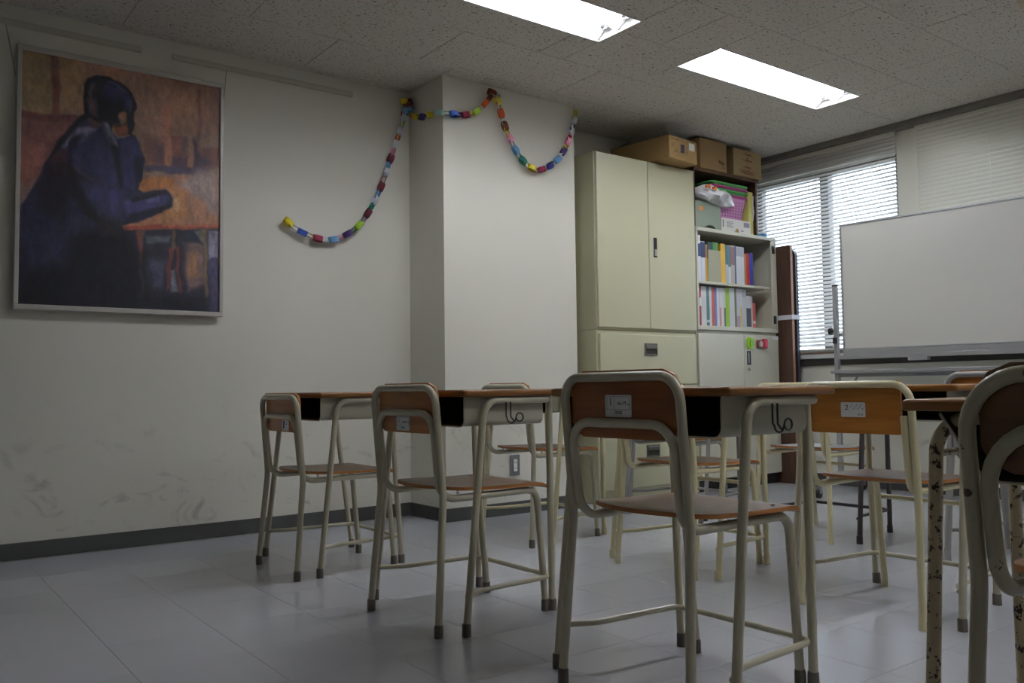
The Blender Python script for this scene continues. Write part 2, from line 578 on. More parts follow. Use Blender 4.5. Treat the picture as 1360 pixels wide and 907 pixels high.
# boards round the room
H_B = 0.074
g = G()
g.box((X0, WY - .008, 0.0005), (PX0 - .008, WY, H_B), 0.002, 1)
struct('baseboard_left', g, M_BASE)
g = G()
g.box((PX0 - .008, PY - .008, 0.0005), (PX0, WY - .0085, H_B), 0.002, 1)
g.box((PX0, PY - .008, 0.0005), (PX1, PY, H_B), 0.002, 1)
struct('baseboard_pier', g, M_BASE)
struct('baseboard_right', G().box((WX - .008, Y0, 0.0005), (WX, WY - .01, H_B), 0.002, 1), M_BASE)
struct('trim_1', G().box((WX - .085, Y0, 2.462), (WX, WY, CZ - 0.001), 0.003, 1).box((WX - .092, Y0, 2.488), (WX - .085, WY, CZ - 0.001)), M_HEAD)   # curtain box
struct('trim_2', G().box((WX - .03, Y0, 0.918), (WX + .05, WY, 0.954), 0.004, 1), mat('sill_white', srgb(206, 206, 204), 0.4))    # window ledge
struct('trim_3', G().box((WX - .034, Y0, 0.9545), (WX - .012, WY, 0.966), 0.002, 1), mat('sill_wood', srgb(120, 88, 70), 0.5))
struct('trim_4', G().box((WX - .018, Y0, 0.868), (WX, WY, 0.9175), 0.002, 1), mat('dark_strip', srgb(46, 42, 38), 0.6))  # dark strip along the wall just below the ledge
# picture rails
for k, (a, b) in enumerate(((-0.35, 1.043), (1.187, 2.182))):
    struct('trim_%d' % (5 + k), G().box((a, WY - .018, 2.404), (b, WY, 2.432), 0.003, 1), mat('rail_white', srgb(196, 192, 176), 0.4))

# ------------------------------------------------------------------ ceiling lights
M_TUBE = emis('lit_tube', LAMP_COLOR, TUBE_STRENGTH)
M_REFL = mat('reflector_white', srgb(240, 240, 238), 0.35)


def fixture(x, y, label):
    t = thing('ceiling_light', label, 'light', (x, y, CZ), 0, None)
    g = G()
    D = 0.095
    # housing: open box with thin walls, its rim flush with the ceiling
    g.box((-LL, -LW, D), (LL, LW, D + .006))
    g.box((-LL, -LW, -0.003), (-LL + .006, LW, D)); g.box((LL - .006, -LW, -0.003), (LL, LW, D))
    g.box((-LL + .006, -LW, -0.003), (LL - .006, -LW + .006, D)); g.box((-LL + .006, LW - .006, -0.003), (LL - .006, LW, D))
    obj('housing', g, M_REFL, t, smooth=0)
    for s in (-1, 1):       # sloped end pieces with two peaks, one behind each tube
        g = G()
        xe = s * (LL - .007)
        prof = [(-LW + .01, D), (-LW + .01, .004), (-.075, .05), (0, .004), (.075, .05), (LW - .01, .004), (LW - .01, D)]
        g.prism(prof, min(xe, xe - s * .012), max(xe, xe - s * .012), 'x')
        obj('end_plate', g, M_REFL, t, smooth=0)
    # ridge between the tubes
    g = G()
    g.prism([(-.045, D - .001), (0, .018), (.045, D - .001)], -LL + .03, LL - .03, 'x')
    obj('reflector', g, M_REFL, t, smooth=0)
    for s in (-1, 1):
        g = G().tube([(-.585, s * .076, .047), (.585, s * .076, .047)], 0.0155, 14)
        tb = obj('lamp_tube', g, M_TUBE, t)
        for e in (-1, 1):
            g = G().tube([(e * .587, s * .076, .047), (e * .612, s * .076, .047)], 0.0152, 12)
            obj('tube_cap', g, M_ALU, tb)
            g = G().box((min(e * .6125, e * .63), s * .076 - .018, .027), (max(e * .6125, e * .63), s * .076 + .018, D - .001), 0.003, 1)
            obj('socket', g, M_WHITE, tb)
    return t


fixture(*LIGHTS[0], 'lit ceiling fixture cut by the top edge of the photo, nearer the painting')
fixture(*LIGHTS[1], 'lit ceiling fixture fully in view, above the cardboard boxes and cupboards')
fixture(*LIGHTS[2], 'lit ceiling fixture over the desks by the camera, above the photo')
fixture(*LIGHTS[3], 'lit ceiling fixture near the whiteboard, outside the photo to the right')

# smoke detector at the right end of the ceiling
t = thing('smoke_detector', 'small beige round smoke detector on the ceiling', 'smoke detector', (4.25, 1.672, CZ))
obj('base', G().tube([(0, 0, -.002), (0, 0, -.014)], .055, 24), mat('detector_beige', srgb(206, 196, 176), 0.5), t)
obj('cover', G().tube([(0, 0, -.0145), (0, 0, -.034), (0, 0, -.046), (0, 0, -.05)], [.048, .045, .034, .02], 24), mat('detector_beige', (0, 0, 0, 1)), t)


# ------------------------------------------------------------------ blinds
def blind(name, label, y0, y1, ztop, zbot, tilt, ms, cords):
    t = thing(name, label, 'blind', (WX - .03, (y0 + y1) / 2, ztop))
    L = (y1 - y0) / 2
    obj('head_rail', G().box((-.018, -L, -.03), (.014, L, 0), 0.003, 1), M_SLAT2, t)
    g = G()
    w = 0.0165
    prof = [(-w, 0), (-w * .4, .0016), (w * .4, .0016), (w, 0)]
    ca, sa = math.cos(tilt), math.sin(tilt)
    prof = [(u * ca - v * sa, u * sa + v * ca) for u, v in prof]
    vs = [[g.bm.verts.new((u, y, v)) for u, v in prof] for y in (-L + .004, L - .004)]
    for k in range(3):
        g.bm.faces.new((vs[0][k], vs[0][k + 1], vs[1][k + 1], vs[1][k]))
    me = g.mesh('slat', ms, 60)
    n = int((ztop - .042 - zbot - .02) / 0.0285)
    for k in range(n):
        obj('slat', me, None, t, (0, 0, -.045 - k * 0.0285))
    zb = -.045 - n * 0.0285
    obj('bottom_rail', G().box((-.012, -L, zb - .012), (.012, L, zb), 0.003, 1), M_SLAT2, t)
    for y in cords:
        obj('ladder_cord', G().tube([(-.0145, y, -.03), (-.0145, y, zb)], .0011, 5), M_SLAT, t)
    return t


blind('window_blind', 'open slatted blind with daylight behind, between bookshelf and whiteboard', 3.085, 4.32, 2.46, 0.972, math.radians(45), M_SLAT, (-.5, .02, .5))
blind('window_blind', 'closed grey blind above and behind the whiteboard', 0.55, 2.945, 2.46, 0.972, math.radians(82), M_SLAT2, (1.185, .72, -.1, -.9))


# ------------------------------------------------------------------ chairs
TR = 0.0114          # tube radius


def add_text_label(parent, w, h, loc, kind):
    pl = obj('size_label', G().prism(rrect(-w / 2, -h / 2, w / 2, h / 2, .003, 2), -.0006, 0, 'x'), M_LABEL, parent, loc)
    pl['label'] = 'white paper size label'
    e = -0.0009
    def tx(body, size, y, z, sx=1.0, m=M_INK):
        text('print', body, size, m, pl, (e, y, z), FACE_BACK, sx)
    if kind == 'one':
        tx('1', h * .50, w * .29, h * .17, 0.9)
        tx('166-179', h * .24, -w * .13, h * .12, 0.75)
        tx('cm', h * .12, -w * .39, h * .08)
        tx('CHITOSE', h * .19, 0, -h * .30, 0.62)
        g = G()
        for a, b in (((.44, .43), (-.44, .41)), ((.44, -.15), (-.44, -.17)), ((.44, .43), (.425, -.17)), ((-.425, .43), (-.44, -.17)), ((.16, .43), (.15, -.17))):
            y0_, y1_ = sorted((a[0] * w, b[0] * w)); z0_, z1_ = sorted((a[1] * h, b[1] * h))
            g.box((e, y0_, z0_), (e + .0002, y1_, z1_))
        obj('print_frame', g, M_INKGREY, pl, smooth=0)
    elif kind == 'five':
        tx('5', h * .42, w * .28, h * .14, 0.8)
        tx('119-131', h * .20, -w * .12, h * .12, 0.7)
        tx('cm', h * .14, 0, -h * .3)
    elif kind == 'two':
        tx('2', h * .50, w * .26, h * .14, 1.2)
        tx('PLUS', h * .18, -w * .30, -h * .33)
        g = G()
        rnd = random.Random(3)
        for k in range(9):
            y = w * (.10 - .062 * k); z = h * (.2 + .14 * math.sin(k * 2.1))
            g.box((e, y - .002, z - .0007), (e + .0002, y + .002, z + .0007), M=Matrix.Rotation(0, 4, 'X'))
            g.box((e, y - .0005, z - .003), (e + .0002, y + .0005, z + .003))
        obj('print_scribble', g, M_INKGREY, pl, smooth=0)
    elif kind == 'blue':
        g = G().box((e, w * .14, -h * .3), (e + .0002, w * .38, h * .42))
        obj('print_block', g, mat('blue_print', srgb(70, 76, 140), .6), pl, smooth=0)
        tx('166', h * .2, -w * .12, h * .1)


def bent_board(y0, y1, z0, z1, x, th, sag, r, mi_edge=1):
    """plywood back board: rounded outline in (y,z), bowed along x; made as a grid of slices"""
    g = G()
    out = rrect(y0, z0, y1, z1, r, 4)
    yc, hw = (y0 + y1) / 2, (y1 - y0) / 2
    def bx(y):
        return x - sag * (1 - ((y - yc) / hw) ** 2)
    ny = 12
    # strips across y, the outline height at each y
    def zr(y):
        d = min(y - y0, y1 - y)
        if d >= r: return z0, z1
        q = r - math.sqrt(max(0, r * r - (r - d) ** 2))
        return z0 + q, z1 - q
    ys = [y0 + r * .02, y0 + r * .3, y0 + r] + [y0 + r + (y1 - y0 - 2 * r) * k / ny for k in range(1, ny)] + [y1 - r, y1 - r * .3, y1 - r * .02]
    A = []
    for y in ys:
        a, b = zr(y)
        A.append([g.bm.verts.new(p) for p in ((bx(y), y, a), (bx(y), y, b), (bx(y) + th, y, b), (bx(y) + th, y, a))])
    for P, Q in zip(A[:-1], A[1:]):
        for k in range(4):
            f = g.bm.faces.new((P[k], P[(k + 1) % 4], Q[(k + 1) % 4], Q[k]))
            f.material_index = mi_edge if k in (1, 3) else 0
    for P in (A[0], A[-1]):
        f = g.bm.faces.new(P); f.material_index = mi_edge
    return g


def seat_grid(x0, x1, hw, z, th, dish):
    """moulded plywood seat: rounded back corners, dished, rolled front edge"""
    g = G()
    nx, ny = 14, 12
    def halfw(x):
        d = x - x0
        r = 0.10
        if d < r:
            return hw - .065 + .065 * math.sqrt(max(0, 1 - (1 - d / r) ** 2))
        d2 = x1 - x
        if d2 < .03:
            return hw - .012 * (1 - d2 / .03) ** 2
        return hw
    def zz(x, v):
        u = (x - x0) / (x1 - x0)
        q = -dish * math.sin(PI * min(1, u * 1.15)) * (1 - v * v) 
        q += .010 * (1 - u) ** 3                       # a little lift at the back
        q -= .012 * max(0, (u - .88) / .12) ** 2       # rolled front edge
        return z + q
    top, bot = [], []
    for i in range(nx + 1):
        x = x0 + (x1 - x0) * (i / nx)
        h = halfw(x)
        back = 0.018 if i == 0 else 0
        rt, rb = [], []
        for j in range(ny + 1):
            v = -1 + 2 * j / ny
            xx = x - (0.020 * (1 - v * v) * (1 - i / nx) ** 2)
            rt.append(g.bm.verts.new((xx, v * h, zz(x, v))))
            rb.append(g.bm.verts.new((xx, v * h, zz(x, v) - th)))
        top.append(rt); bot.append(rb)
    for i in range(nx):
        for j in range(ny):
            g.bm.faces.new((top[i][j], top[i + 1][j], top[i + 1][j + 1], top[i][j + 1]))
            g.bm.faces.new((bot[i][j], bot[i][j + 1], bot[i + 1][j + 1], bot[i + 1][j]))
    rim = [(0, j) for j in range(ny)] + [(i, ny) for i in range(nx)] + [(nx, ny - j) for j in range(ny)] + [(nx - i, 0) for i in range(nx)]
    for k, (i, j) in enumerate(rim):
        i2, j2 = rim[(k + 1) % len(rim)]
        f = g.bm.faces.new((top[i][j], top[i2][j2], bot[i2][j2], bot[i][j])); f.material_index = 1
    return g


def chair(label, X, Y, rz=0.0, style='hoop', tube=M_OLIVE, board=M_PLY, seat=M_SEAT, cap=M_CAP, k=1.0, lab=None, lab_pos=None, zt=None, zl=None, zs=None):
    """X, Y = the middle of the chair on the floor; faces +X; k scales the heights"""
    t = thing('school_chair', label, 'chair', (X, Y, 0), rz, 'school chairs')
    zt = zt or .757 * k; zl = zl or .648 * k; zs = zs or .432 * k
    low = .064 if zt - zl < .09 else .036      # how far the board hangs below the lower bar
    w, wf = .192, .208
    xb, xk, xt = -.218, -.188, -.215
    R = .058 if style != 'round' else .085
    # rear frame: one bent tube, two legs and the top of the back
    pts = [(xb, wf, .03), (xk, w, zs - .01), (xt, w, zt), (xt, -w, zt), (xk, -w, zs - .01), (xb, -wf, .03)]
    obj('rear_frame', G().tube(fillet(pts, [.25, R, R, .25], 8), TR, 12), tube, t)
    wi = w - 2 * TR - .0006
    xi = xk + .004
    xf = .212
    wfr = .166
    zr = zs - .020
    if style in ('hoop', 'round'):
        # front frame: the lower back bar, down along the rear legs, forward under the seat, down as the front legs
        half = [(xt + .004, wi, zl), (xi, wi - .002, zr), (xf - .02, wfr + .002, zr + .004), (xf + .012, wfr, .03)]
        pts = [(p[0], -p[1], p[2]) for p in half[::-1]] + half
        path = fillet(pts, [.045, .06, R * 1.05, R * 1.05, .06, .045], 7)
        obj('front_frame', G().tube(path, TR, 12), tube, t)
        obj_b = obj('backrest', bent_board(-wi - .010, wi + .010, zl - low, zt + .0155, xt + TR + .004, .009, .006, .045), [board, M_PLYEDGE], t)
    else:
        for s in (1, -1):
            half = [(xt + .004, s * wi, .655 * k), (xi, s * (wi - .002), zr), (xf - .02, s * (wfr + .002), zr + .004), (xf + .012, s * wfr, .03)]
            obj('front_leg', G().tube(fillet(half, [.045, .045], 7), TR, 12), tube, t)
        obj('stretcher', G().tube([(xf + .002, wfr - .006, .325), (xf + .002, -wfr + .006, .325)], .0085, 10), tube, t)
        obj_b = obj('backrest', bent_board(-wi + TR + .001, wi - TR - .001, .595 * k, zt + .011, xt + TR - .003, .010, .004, .008), [board, M_PLYEDGE], t)
    # seat and rivets
    st = obj('seat', seat_grid(-.165, .232, .186, zs + .008, .0105, .012), [seat, M_PLYEDGE], t)
    g = G()
    for sx in (-.11, .15):
        for sy in (-.155, .155):
            g.tube([(sx, sy, zs - .008), (sx, sy, zs + .0125)], .005, 8)
    obj('seat_screws', g, M_CHROME, t)['kind'] = 'stuff'
    for (x, y) in ((xb, wf), (xb, -wf), (xf + .012, wfr), (xf + .012, -wfr)):
        r = TR * (1.22 if cap is not tube else 1.12)
        c = obj('foot_cap', G().tube([(x, y, .0005), (x, y, .03), (x * .998, y * .997, .038)], [r, r * .98, r * .9], 12), cap, t)
    if style == 'round':
        g = G()
        for s in (1, -1):
            g.tube([(xt - TR - .0015, s * .10, zt), (xt - TR + .004, s * .10, zt)], .007, 12)
        obj('frame_bolts', g, M_CAP, t)['kind'] = 'stuff'
    if lab:
        y, z, wl, hl = lab_pos
        yv = y
        add_text_label(t, wl, hl, ((xt + TR + .004 if style != 'cream' else xt + TR - .003) - (.006 if style != 'cream' else .004) * (1 - (yv / wi) ** 2) - .0006, yv, z), lab)
    return t


chair('olive tubular chair nearest the middle of the photo, backrest label reading 1', 1.618, 1.470, 0.0, 'hoop', M_OLIVE, M_PLYRED, M_SEAT, M_CAP, 1.0, 'one', (.005, .688, .088, .052))
chair('olive tubular chair with orange-brown back and a label under its lower back bar', 1.578, 2.412, 0.01, 'hoop', M_OLIVE, M_PLY, M_SEAT, M_CAP, 1.0, 'one', (.012, .624, .082, .044), .737, .660, .416)
chair('small olive chair farthest left, in front of the painted wall', 1.560, 3.400, -0.01, 'hoop', M_OLIVE, M_PLY, M_SEAT, M_CAP, 1.0, 'blue', (-.055, .594, .07, .044), .708, .631, .396)
chair('worn dark olive chair at the right edge of the photo, closest to the camera', 1.455, .404, 0.0, 'round', M_WORN, M_PLYDARK, M_SEAT, M_CAP, 1.0, None, None, .745, .672, .458)
chair('cream chair with honey-orange backrest and a label reading 2', 2.738, 1.562, 0.0, 'cream', M_CREAM, M_PLYORANGE, M_SEAT, M_CREAM, .965, 'two', (0, .650, .085, .047))
chair('cream chair seen beneath and behind the nearest chair in the middle', 2.735, 2.440, 0.0, 'cream', M_CREAM, M_PLYORANGE, M_SEAT, M_CREAM, .965)
chair('olive chair before the pier, its rounded top bar showing above a desk', 2.668, 3.352, 0.0, 'hoop', M_OLIVE, M_PLY, M_SEAT, M_CAP, 1.0, None, None, .741, .664, .432)
chair('cream chair with shiny seat in front of the bookshelf, next to the dark-legged desk', 3.765, 2.535, 0.0, 'cream', M_CREAM, M_PLYORANGE, M_SEAT, M_CREAM, .965)
chair('grey chair before the whiteboard, top bar just above the desk at right', 3.800, 1.600, 0.0, 'hoop', M_GREYTUBE, M_PLY, M_SEAT, M_GREYTUBE, 1.01)
chair('grey chair with dark seat directly before the tall steel cupboard', 3.755, 3.440, 0.0, 'hoop', M_GREYTUBE, M_PLYDARK, M_SEAT, M_CAPDARK, .985)


# ------------------------------------------------------------------ desks
def desk(label, X, Y, rz=0.0, H=.727, tube=M_OLIVE, cap=M_CAP, hook=True, bar=False, binm=M_STEEL, splay=False):
    """X, Y = the middle of the top; the pupil sits on the -X side"""
    t = thing('school_desk', label, 'desk', (X, Y, 0), rz, 'school desks')
    th = .021
    g = G()
    n = 4
    out = rrect(-.2, -.3, .2, .3, .014, 4)
    # rounded upper edge: three stacked outlines
    def ring(off, z):
        return [g.bm.verts.new((u * (1 - off / .2), v * (1 - off / .3), z)) for u, v in out]
    R_ = [ring(.003, H - th), ring(0, H - th + .004), ring(0, H - .006), ring(.002, H - .0018), ring(.006, H)]
    m = len(out)
    for k, (A, B) in enumerate(zip(R_[:-1], R_[1:])):
        for i in range(m):
            f = g.bm.faces.new((A[i], A[(i + 1) % m], B[(i + 1) % m], B[i])); f.material_index = 1
    g.bm.faces.new(R_[0][::-1]); g.bm.faces.new(R_[-1])
    obj('desktop', g, [M_DESKTOP, M_DESKEDGE], t, smooth=50)
    # steel book bin, open towards the pupil
    zb, zt = H - (.140 if bar else .112), H - th - .0005
    prof = rrect(-.262, zb, .262, zt, [.022, .022, 0, 0], 4)
    inn = rrect(-.2606, zb + .0014, .2606, zt, [.021, .021, 0, 0], 4)
    if bar:      # older bin with sloping sides
        f = lambda q: [(u * (.62 + .28 * (v - zb) / (zt - zb)), v) for u, v in q]
        prof, inn = f(prof), f(inn)
    g = G()
    xo, xi = -.178, .128
    A = [g.bm.verts.new((xo, u, v)) for u, v in prof]; B = [g.bm.verts.new((xi, u, v)) for u, v in prof]
    C_ = [g.bm.verts.new((xo, u, v)) for u, v in inn]; D_ = [g.bm.verts.new((xi - .0014, u, v)) for u, v in inn]
    n_ = len(prof)
    for i in range(n_):
        j = (i + 1) % n_
        g.bm.faces.new((A[i], A[j], B[j], B[i]))
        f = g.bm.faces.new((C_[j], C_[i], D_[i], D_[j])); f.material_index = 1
        g.bm.faces.new((A[j], A[i], C_[i], C_[j]))
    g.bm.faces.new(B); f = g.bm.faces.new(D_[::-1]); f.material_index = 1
    # rolled lip round the mouth
    lip = [(xo, u, v) for u, v in prof]
    me = g.mesh('book_bin', [binm, M_BININ], 30)
    bn = obj('book_bin', me, None, t)
    obj('bin_lip', G().tube([(xo, prof[-1][0], zt - .004)] + [(xo, u, v) for u, v in prof[:10]] + [(xo, -prof[-1][0], zt - .004)], .0028, 6), binm, bn)
    # side frames: rear leg and side bar are one bent tube, the front leg stands under its end
    zs = H - th - TR - .0005
    fx, fy = (.198, .236) if splay else (.196, .213)
    if bar:      # older pattern: one arch across the back, one across the front, side bars below the bin
        for x in (-.150, .150):
            q = [(x * 1.24, .270, .03), (x, .256, zs), (x, -.256, zs), (x * 1.24, -.270, .03)]
            obj('leg_arch', G().tube(fillet(q, [.065, .065], 8), TR * 1.08, 12), tube, t)
        fx, fy = .188, .272
    for s in (1, -1):
        if not bar:
            pts = [(-.192, s * .288, .03), (-.118, s * .284, zs), (.132, s * .280, zs)]
            obj('side_frame', G().tube(fillet(pts, [.055], 8), TR, 12), tube, t)
            top = (.128, s * .276, zs - TR * .6) if splay else (.186, s * .222, H - th - .0005)
            obj('front_leg', G().tube([(fx, s * fy, .03), top], TR, 12), tube, t)
        for (x, y) in ((-.194 if not bar else -.188, s * (.272 if bar else .288)), (fx + .001, s * (fy - .001))):
            r = TR * 1.24
            obj('foot_cap', G().tube([(x, y, .0005), (x, y, .034), (x, y, .038)], [r, r * .98, r * .88], 12), cap, t)
    # foot rail: a U from rear leg to rear leg by way of the front legs
    zf = .112
    yb, yf, xb_, xf_ = (.274 if bar else .284), (.226 if splay else (.260 if bar else .216)), -.184, (.176 if bar else .192)
    pts = [(xb_, yb - .006, zf), (xb_ + .08, yf + .02, zf), (xf_, yf, zf), (xf_, -yf, zf), (xb_ + .08, -yf - .02, zf), (xb_, -yb + .006, zf)]
    obj('foot_rail', G().tube(fillet(pts, [.06, .04, .04, .06], 6), .0082, 10), tube, t)
    if bar:
        obj('side_bar', G().tube([(-.154, .258, .605), (.154, .258, .605)], .007, 8), tube, t)
    if hook:
        # black wire bag hook: two drops and a figure-of-eight curl
        y = -.2925; x = -.030
        pts = [(x - .012, y, zs - .006), (x - .012, y, zs - .05)]
        pts += [(x + .006 - .018 * math.cos(a), y - .004, zs - .055 - .016 * math.sin(a)) for a in np.linspace(0, PI * .75, 7)]
        pts += [(x + .036 - .014 * math.cos(a), y - .006, zs - .054 + .013 * math.sin(a)) for a in np.linspace(.6, PI * 1.95, 14)]
        g = G().tube(pts, .0022, 6).tube([(x + .006, y, zs - .006), (x + .006, y, zs - .052), (x + .016, y - .004, zs - .066)], .0022, 6)
        obj('bag_hook', g, M_HOOK, t)
    return t


desk('desk in the middle foreground, black hook on its side, close to the camera', 1.658, 1.488, 0.0, .731)
desk('desk between the far-left desk and the middle foreground desk, black hook on its side', 1.630, 2.452, 0.0, .729)
desk('desk at far left beside the painted wall, without a hook', 1.626, 3.478, 0.0, .724, hook=False, splay=True)
desk('desk with chipped rusty beige legs at the right edge', 1.715, .545, 0.0, .704, M_CHIPPED, M_CAP, False, True)
desk('desk with olive legs and dark caps behind the cream chair labelled 2', 2.795, 1.566, 0.0, .728, hook=False)
desk('desk with cream legs, a cream chair pushed under it, seen behind the nearest chair', 2.772, 2.458, 0.0, .727, M_CREAM, M_CREAM, False)
desk('desk with cream legs beside the pier and its wall socket', 2.765, 3.425, 0.0, .724, M_CREAM, M_CREAM, False)
desk('desk with nearly black legs and rail in front of the window', 3.842, 2.532, 0.0, .727, M_BLACKTUBE, M_BLACKTUBE, False)
desk('desk with grey legs between the grey chair and the whiteboard', 3.850, 1.560, 0.0, .727, M_GREYTUBE, M_GREYTUBE, False)
desk('desk with grey legs right before the tall steel cupboard', 3.840, 3.440, 0.0, .725, M_GREYTUBE, M_CAPDARK, False)

# ------------------------------------------------------------------ painting
PXL, PXR, PZ0, PZ1 = .507, 1.438, 1.112, 2.318
t = thing('painting', 'large framed painting of a dark-haired girl in navy leaning on a desk', 'painting', ((PXL + PXR) / 2, WY, PZ0))
PWD, PHT = PXR - PXL, PZ1 - PZ0
fw = .024
M_FR = mat('frame_silver_white', srgb(190, 186, 178), 0.4, metal=0.2)
for (a, b) in (((-PWD / 2, 0), (PWD / 2, fw)), ((-PWD / 2, PHT - fw), (PWD / 2, PHT)), ((-PWD / 2, fw), (-PWD / 2 + fw * .8, PHT - fw)), ((PWD / 2 - fw * .8, fw), (PWD / 2, PHT - fw))):
    obj('frame_rail', G().box((a[0], -.045, a[1]), (b[0], -.012, b[1]), .003, 1), M_FR, t)
obj('backing', G().box((-PWD / 2 + .01, -.03, .01), (PWD / 2 - .01, -.012, PHT - .01)), M_CARD2, t)


def paint(nu, nv):
    """flat artwork: soft-edged polygons of colour laid over each other, then brushwork noise"""
    uu, vv = np.meshgrid((np.arange(nu) + .5) / nu, (np.arange(nv) + .5) / nv)      # v from the top
    rs = np.random.RandomState(5)

    def noise(sx, sy):
        a = rs.rand(sy + 2, sx + 2)
        x = uu * sx; y = vv * sy
        i = x.astype(int); j = y.astype(int); fx = x - i; fy = y - j
        fx = fx * fx * (3 - 2 * fx); fy = fy * fy * (3 - 2 * fy)
        return (a[j, i] * (1 - fx) + a[j, i + 1] * fx) * (1 - fy) + (a[j + 1, i] * (1 - fx) + a[j + 1, i + 1] * fx) * fy

    wob_u = (noise(9, 12) - .5) * .016 + (noise(30, 40) - .5) * .008
    wob_v = (noise(9, 12) - .5) * .014 + (noise(30, 40) - .5) * .006
    img = np.zeros((nv, nu, 3))

    def lay(poly, col, soft=.012, alpha=1.0):
        """signed distance to a polygon, softened"""
        P = np.array(poly, float)
        px, py = uu + wob_u, vv + wob_v
        asp = PHT / PWD
        d2 = np.full(px.shape, 9.0); inside = np.zeros(px.shape, bool)
        n = len(P)
        for i in range(n):
            a, b = P[i], P[(i + 1) % n]
            ex, ey = b[0] - a[0], (b[1] - a[1])
            wx, wy = px - a[0], py - a[1]
            tt = np.clip((wx * ex + wy * asp * ey * asp) / (ex * ex + ey * ey * asp * asp + 1e-12), 0, 1)
            d2 = np.minimum(d2, (wx - ex * tt) ** 2 + ((wy - ey * tt) * asp) ** 2)
            c = ((a[1] > py) != (b[1] > py)) & (px < (b[0] - a[0]) * (py - a[1]) / (b[1] - a[1] + 1e-12) + a[0])
            inside ^= c
        d = np.sqrt(d2) * np.where(inside, 1, -1)
        m = np.clip(d / (2 * soft) + .5, 0, 1)[..., None] * alpha
        img[:] = img * (1 - m) + np.array(col, float) * m

    img[:] = (150, 112, 90)
    lay([(-0.019,-0.014),(0.157,-0.019),(0.154,0.241),(-0.004,0.246)], (150,126,82), 0.0167, 1.00)
    lay([(0.157,-0.019),(0.291,-0.012),(0.285,0.191),(0.178,0.218)], (168,130,84), 0.0250, 1.00)
    lay([(0.257,-0.02),(0.559,-0.017),(0.564,0.086),(0.494,0.027),(0.311,0.046)], (156,116,96), 0.0250, 1.00)
    lay([(0.358,-0.008),(0.493,-0.001),(0.478,0.05),(0.378,0.044)], (176,112,76), 0.0208, 0.60)
    lay([(0.559,-0.017),(0.727,-0.015),(0.73,0.247),(0.561,0.212)], (156,112,88), 0.0333, 1.00)
    lay([(0.584,0.167),(0.717,0.156),(0.707,0.292),(0.59,0.291)], (180,128,104), 0.0333, 0.70)
    lay([(0.727,-0.008),(1.004,-0.0),(1.012,0.21),(0.738,0.246)], (150,98,74), 0.0208, 1.00)
    lay([(0.728,0.02),(0.863,0.029),(0.869,0.2),(0.737,0.217)], (160,110,72), 0.0167, 0.70)
    lay([(0.871,0.027),(0.888,0.025),(0.894,0.283),(0.873,0.286)], (118,66,54), 0.0083, 1.00)
    lay([(0.134,-0.003),(0.167,-0.004),(0.171,0.239),(0.142,0.242)], (116,72,64), 0.0058, 1.00)
    lay([(0.133,0.077),(0.153,0.075),(0.158,0.24),(0.139,0.242)], (122,62,52), 0.0067, 1.00)
    lay([(-0.004,0.247),(0.27,0.23),(0.177,0.364),(0.041,0.588),(-0.009,0.591)], (134,82,78), 0.0100, 1.00)
    lay([(-0.004,0.247),(0.27,0.23),(0.239,0.264),(-0.002,0.272)], (112,60,62), 0.0083, 1.00)
    lay([(-0.013,0.384),(0.135,0.355),(0.101,0.478),(-0.011,0.553)], (160,92,80), 0.0333, 1.00)
    lay([(-0.012,0.54),(0.07,0.52),(0.026,0.615),(-0.007,0.624)], (150,118,112), 0.0208, 1.00)
    lay([(0.589,0.264),(0.696,0.251),(0.702,0.384),(0.595,0.395)], (132,80,68), 0.0250, 1.00)
    lay([(0.657,0.298),(0.706,0.278),(0.706,0.383),(0.652,0.389)], (92,62,76), 0.0167, 0.80)
    lay([(0.687,0.125),(0.726,0.12),(0.736,0.391),(0.707,0.394)], (186,112,80), 0.0058, 1.00)
    lay([(0.732,0.253),(0.85,0.239),(0.841,0.326),(0.742,0.344)], (126,66,56), 0.0075, 1.00)
    lay([(0.743,0.266),(0.789,0.261),(0.791,0.31),(0.745,0.315)], (146,78,58), 0.0117, 1.00)
    lay([(0.789,0.261),(0.833,0.234),(0.829,0.327),(0.8,0.33)], (110,84,76), 0.0117, 1.00)
    lay([(0.738,0.338),(0.825,0.328),(0.827,0.384),(0.74,0.39)], (90,58,80), 0.0100, 1.00)
    lay([(0.825,0.235),(0.858,0.23),(0.851,0.375),(0.822,0.374)], (168,110,84), 0.0067, 1.00)
    lay([(0.852,0.231),(0.876,0.25),(0.885,0.378),(0.856,0.378)], (70,44,56), 0.0067, 1.00)
    lay([(0.876,0.271),(1.005,0.27),(1.001,0.365),(0.885,0.374)], (128,72,62), 0.0117, 1.00)
    lay([(0.595,0.397),(0.918,0.367),(0.919,0.403),(0.596,0.43)], (74,62,92), 0.0083, 1.00)
    lay([(0.865,0.301),(0.95,0.335),(0.91,0.397),(0.86,0.395)], (84,64,90), 0.0208, 0.80)
    lay([(0.563,0.433),(0.746,0.436),(0.918,0.389),(1.001,0.365),(0.997,0.627),(0.474,0.665),(0.568,0.544)], (190,118,80), 0.0117, 1.00)
    lay([(0.571,0.425),(0.703,0.412),(0.68,0.442),(0.572,0.446)], (150,118,100), 0.0117, 1.00)
    lay([(0.564,0.454),(0.762,0.434),(0.747,0.471),(0.566,0.502)], (204,120,54), 0.0117, 1.00)
    lay([(0.885,0.378),(1.001,0.365),(1.0,0.576),(0.917,0.569),(0.771,0.454)], (164,142,136), 0.0292, 1.00)
    lay([(0.764,0.483),(0.915,0.512),(0.968,0.615),(0.754,0.633)], (196,132,96), 0.0250, 1.00)
    lay([(0.706,0.475),(0.814,0.486),(0.818,0.592),(0.655,0.634),(0.734,0.543)], (216,142,72), 0.0208, 1.00)
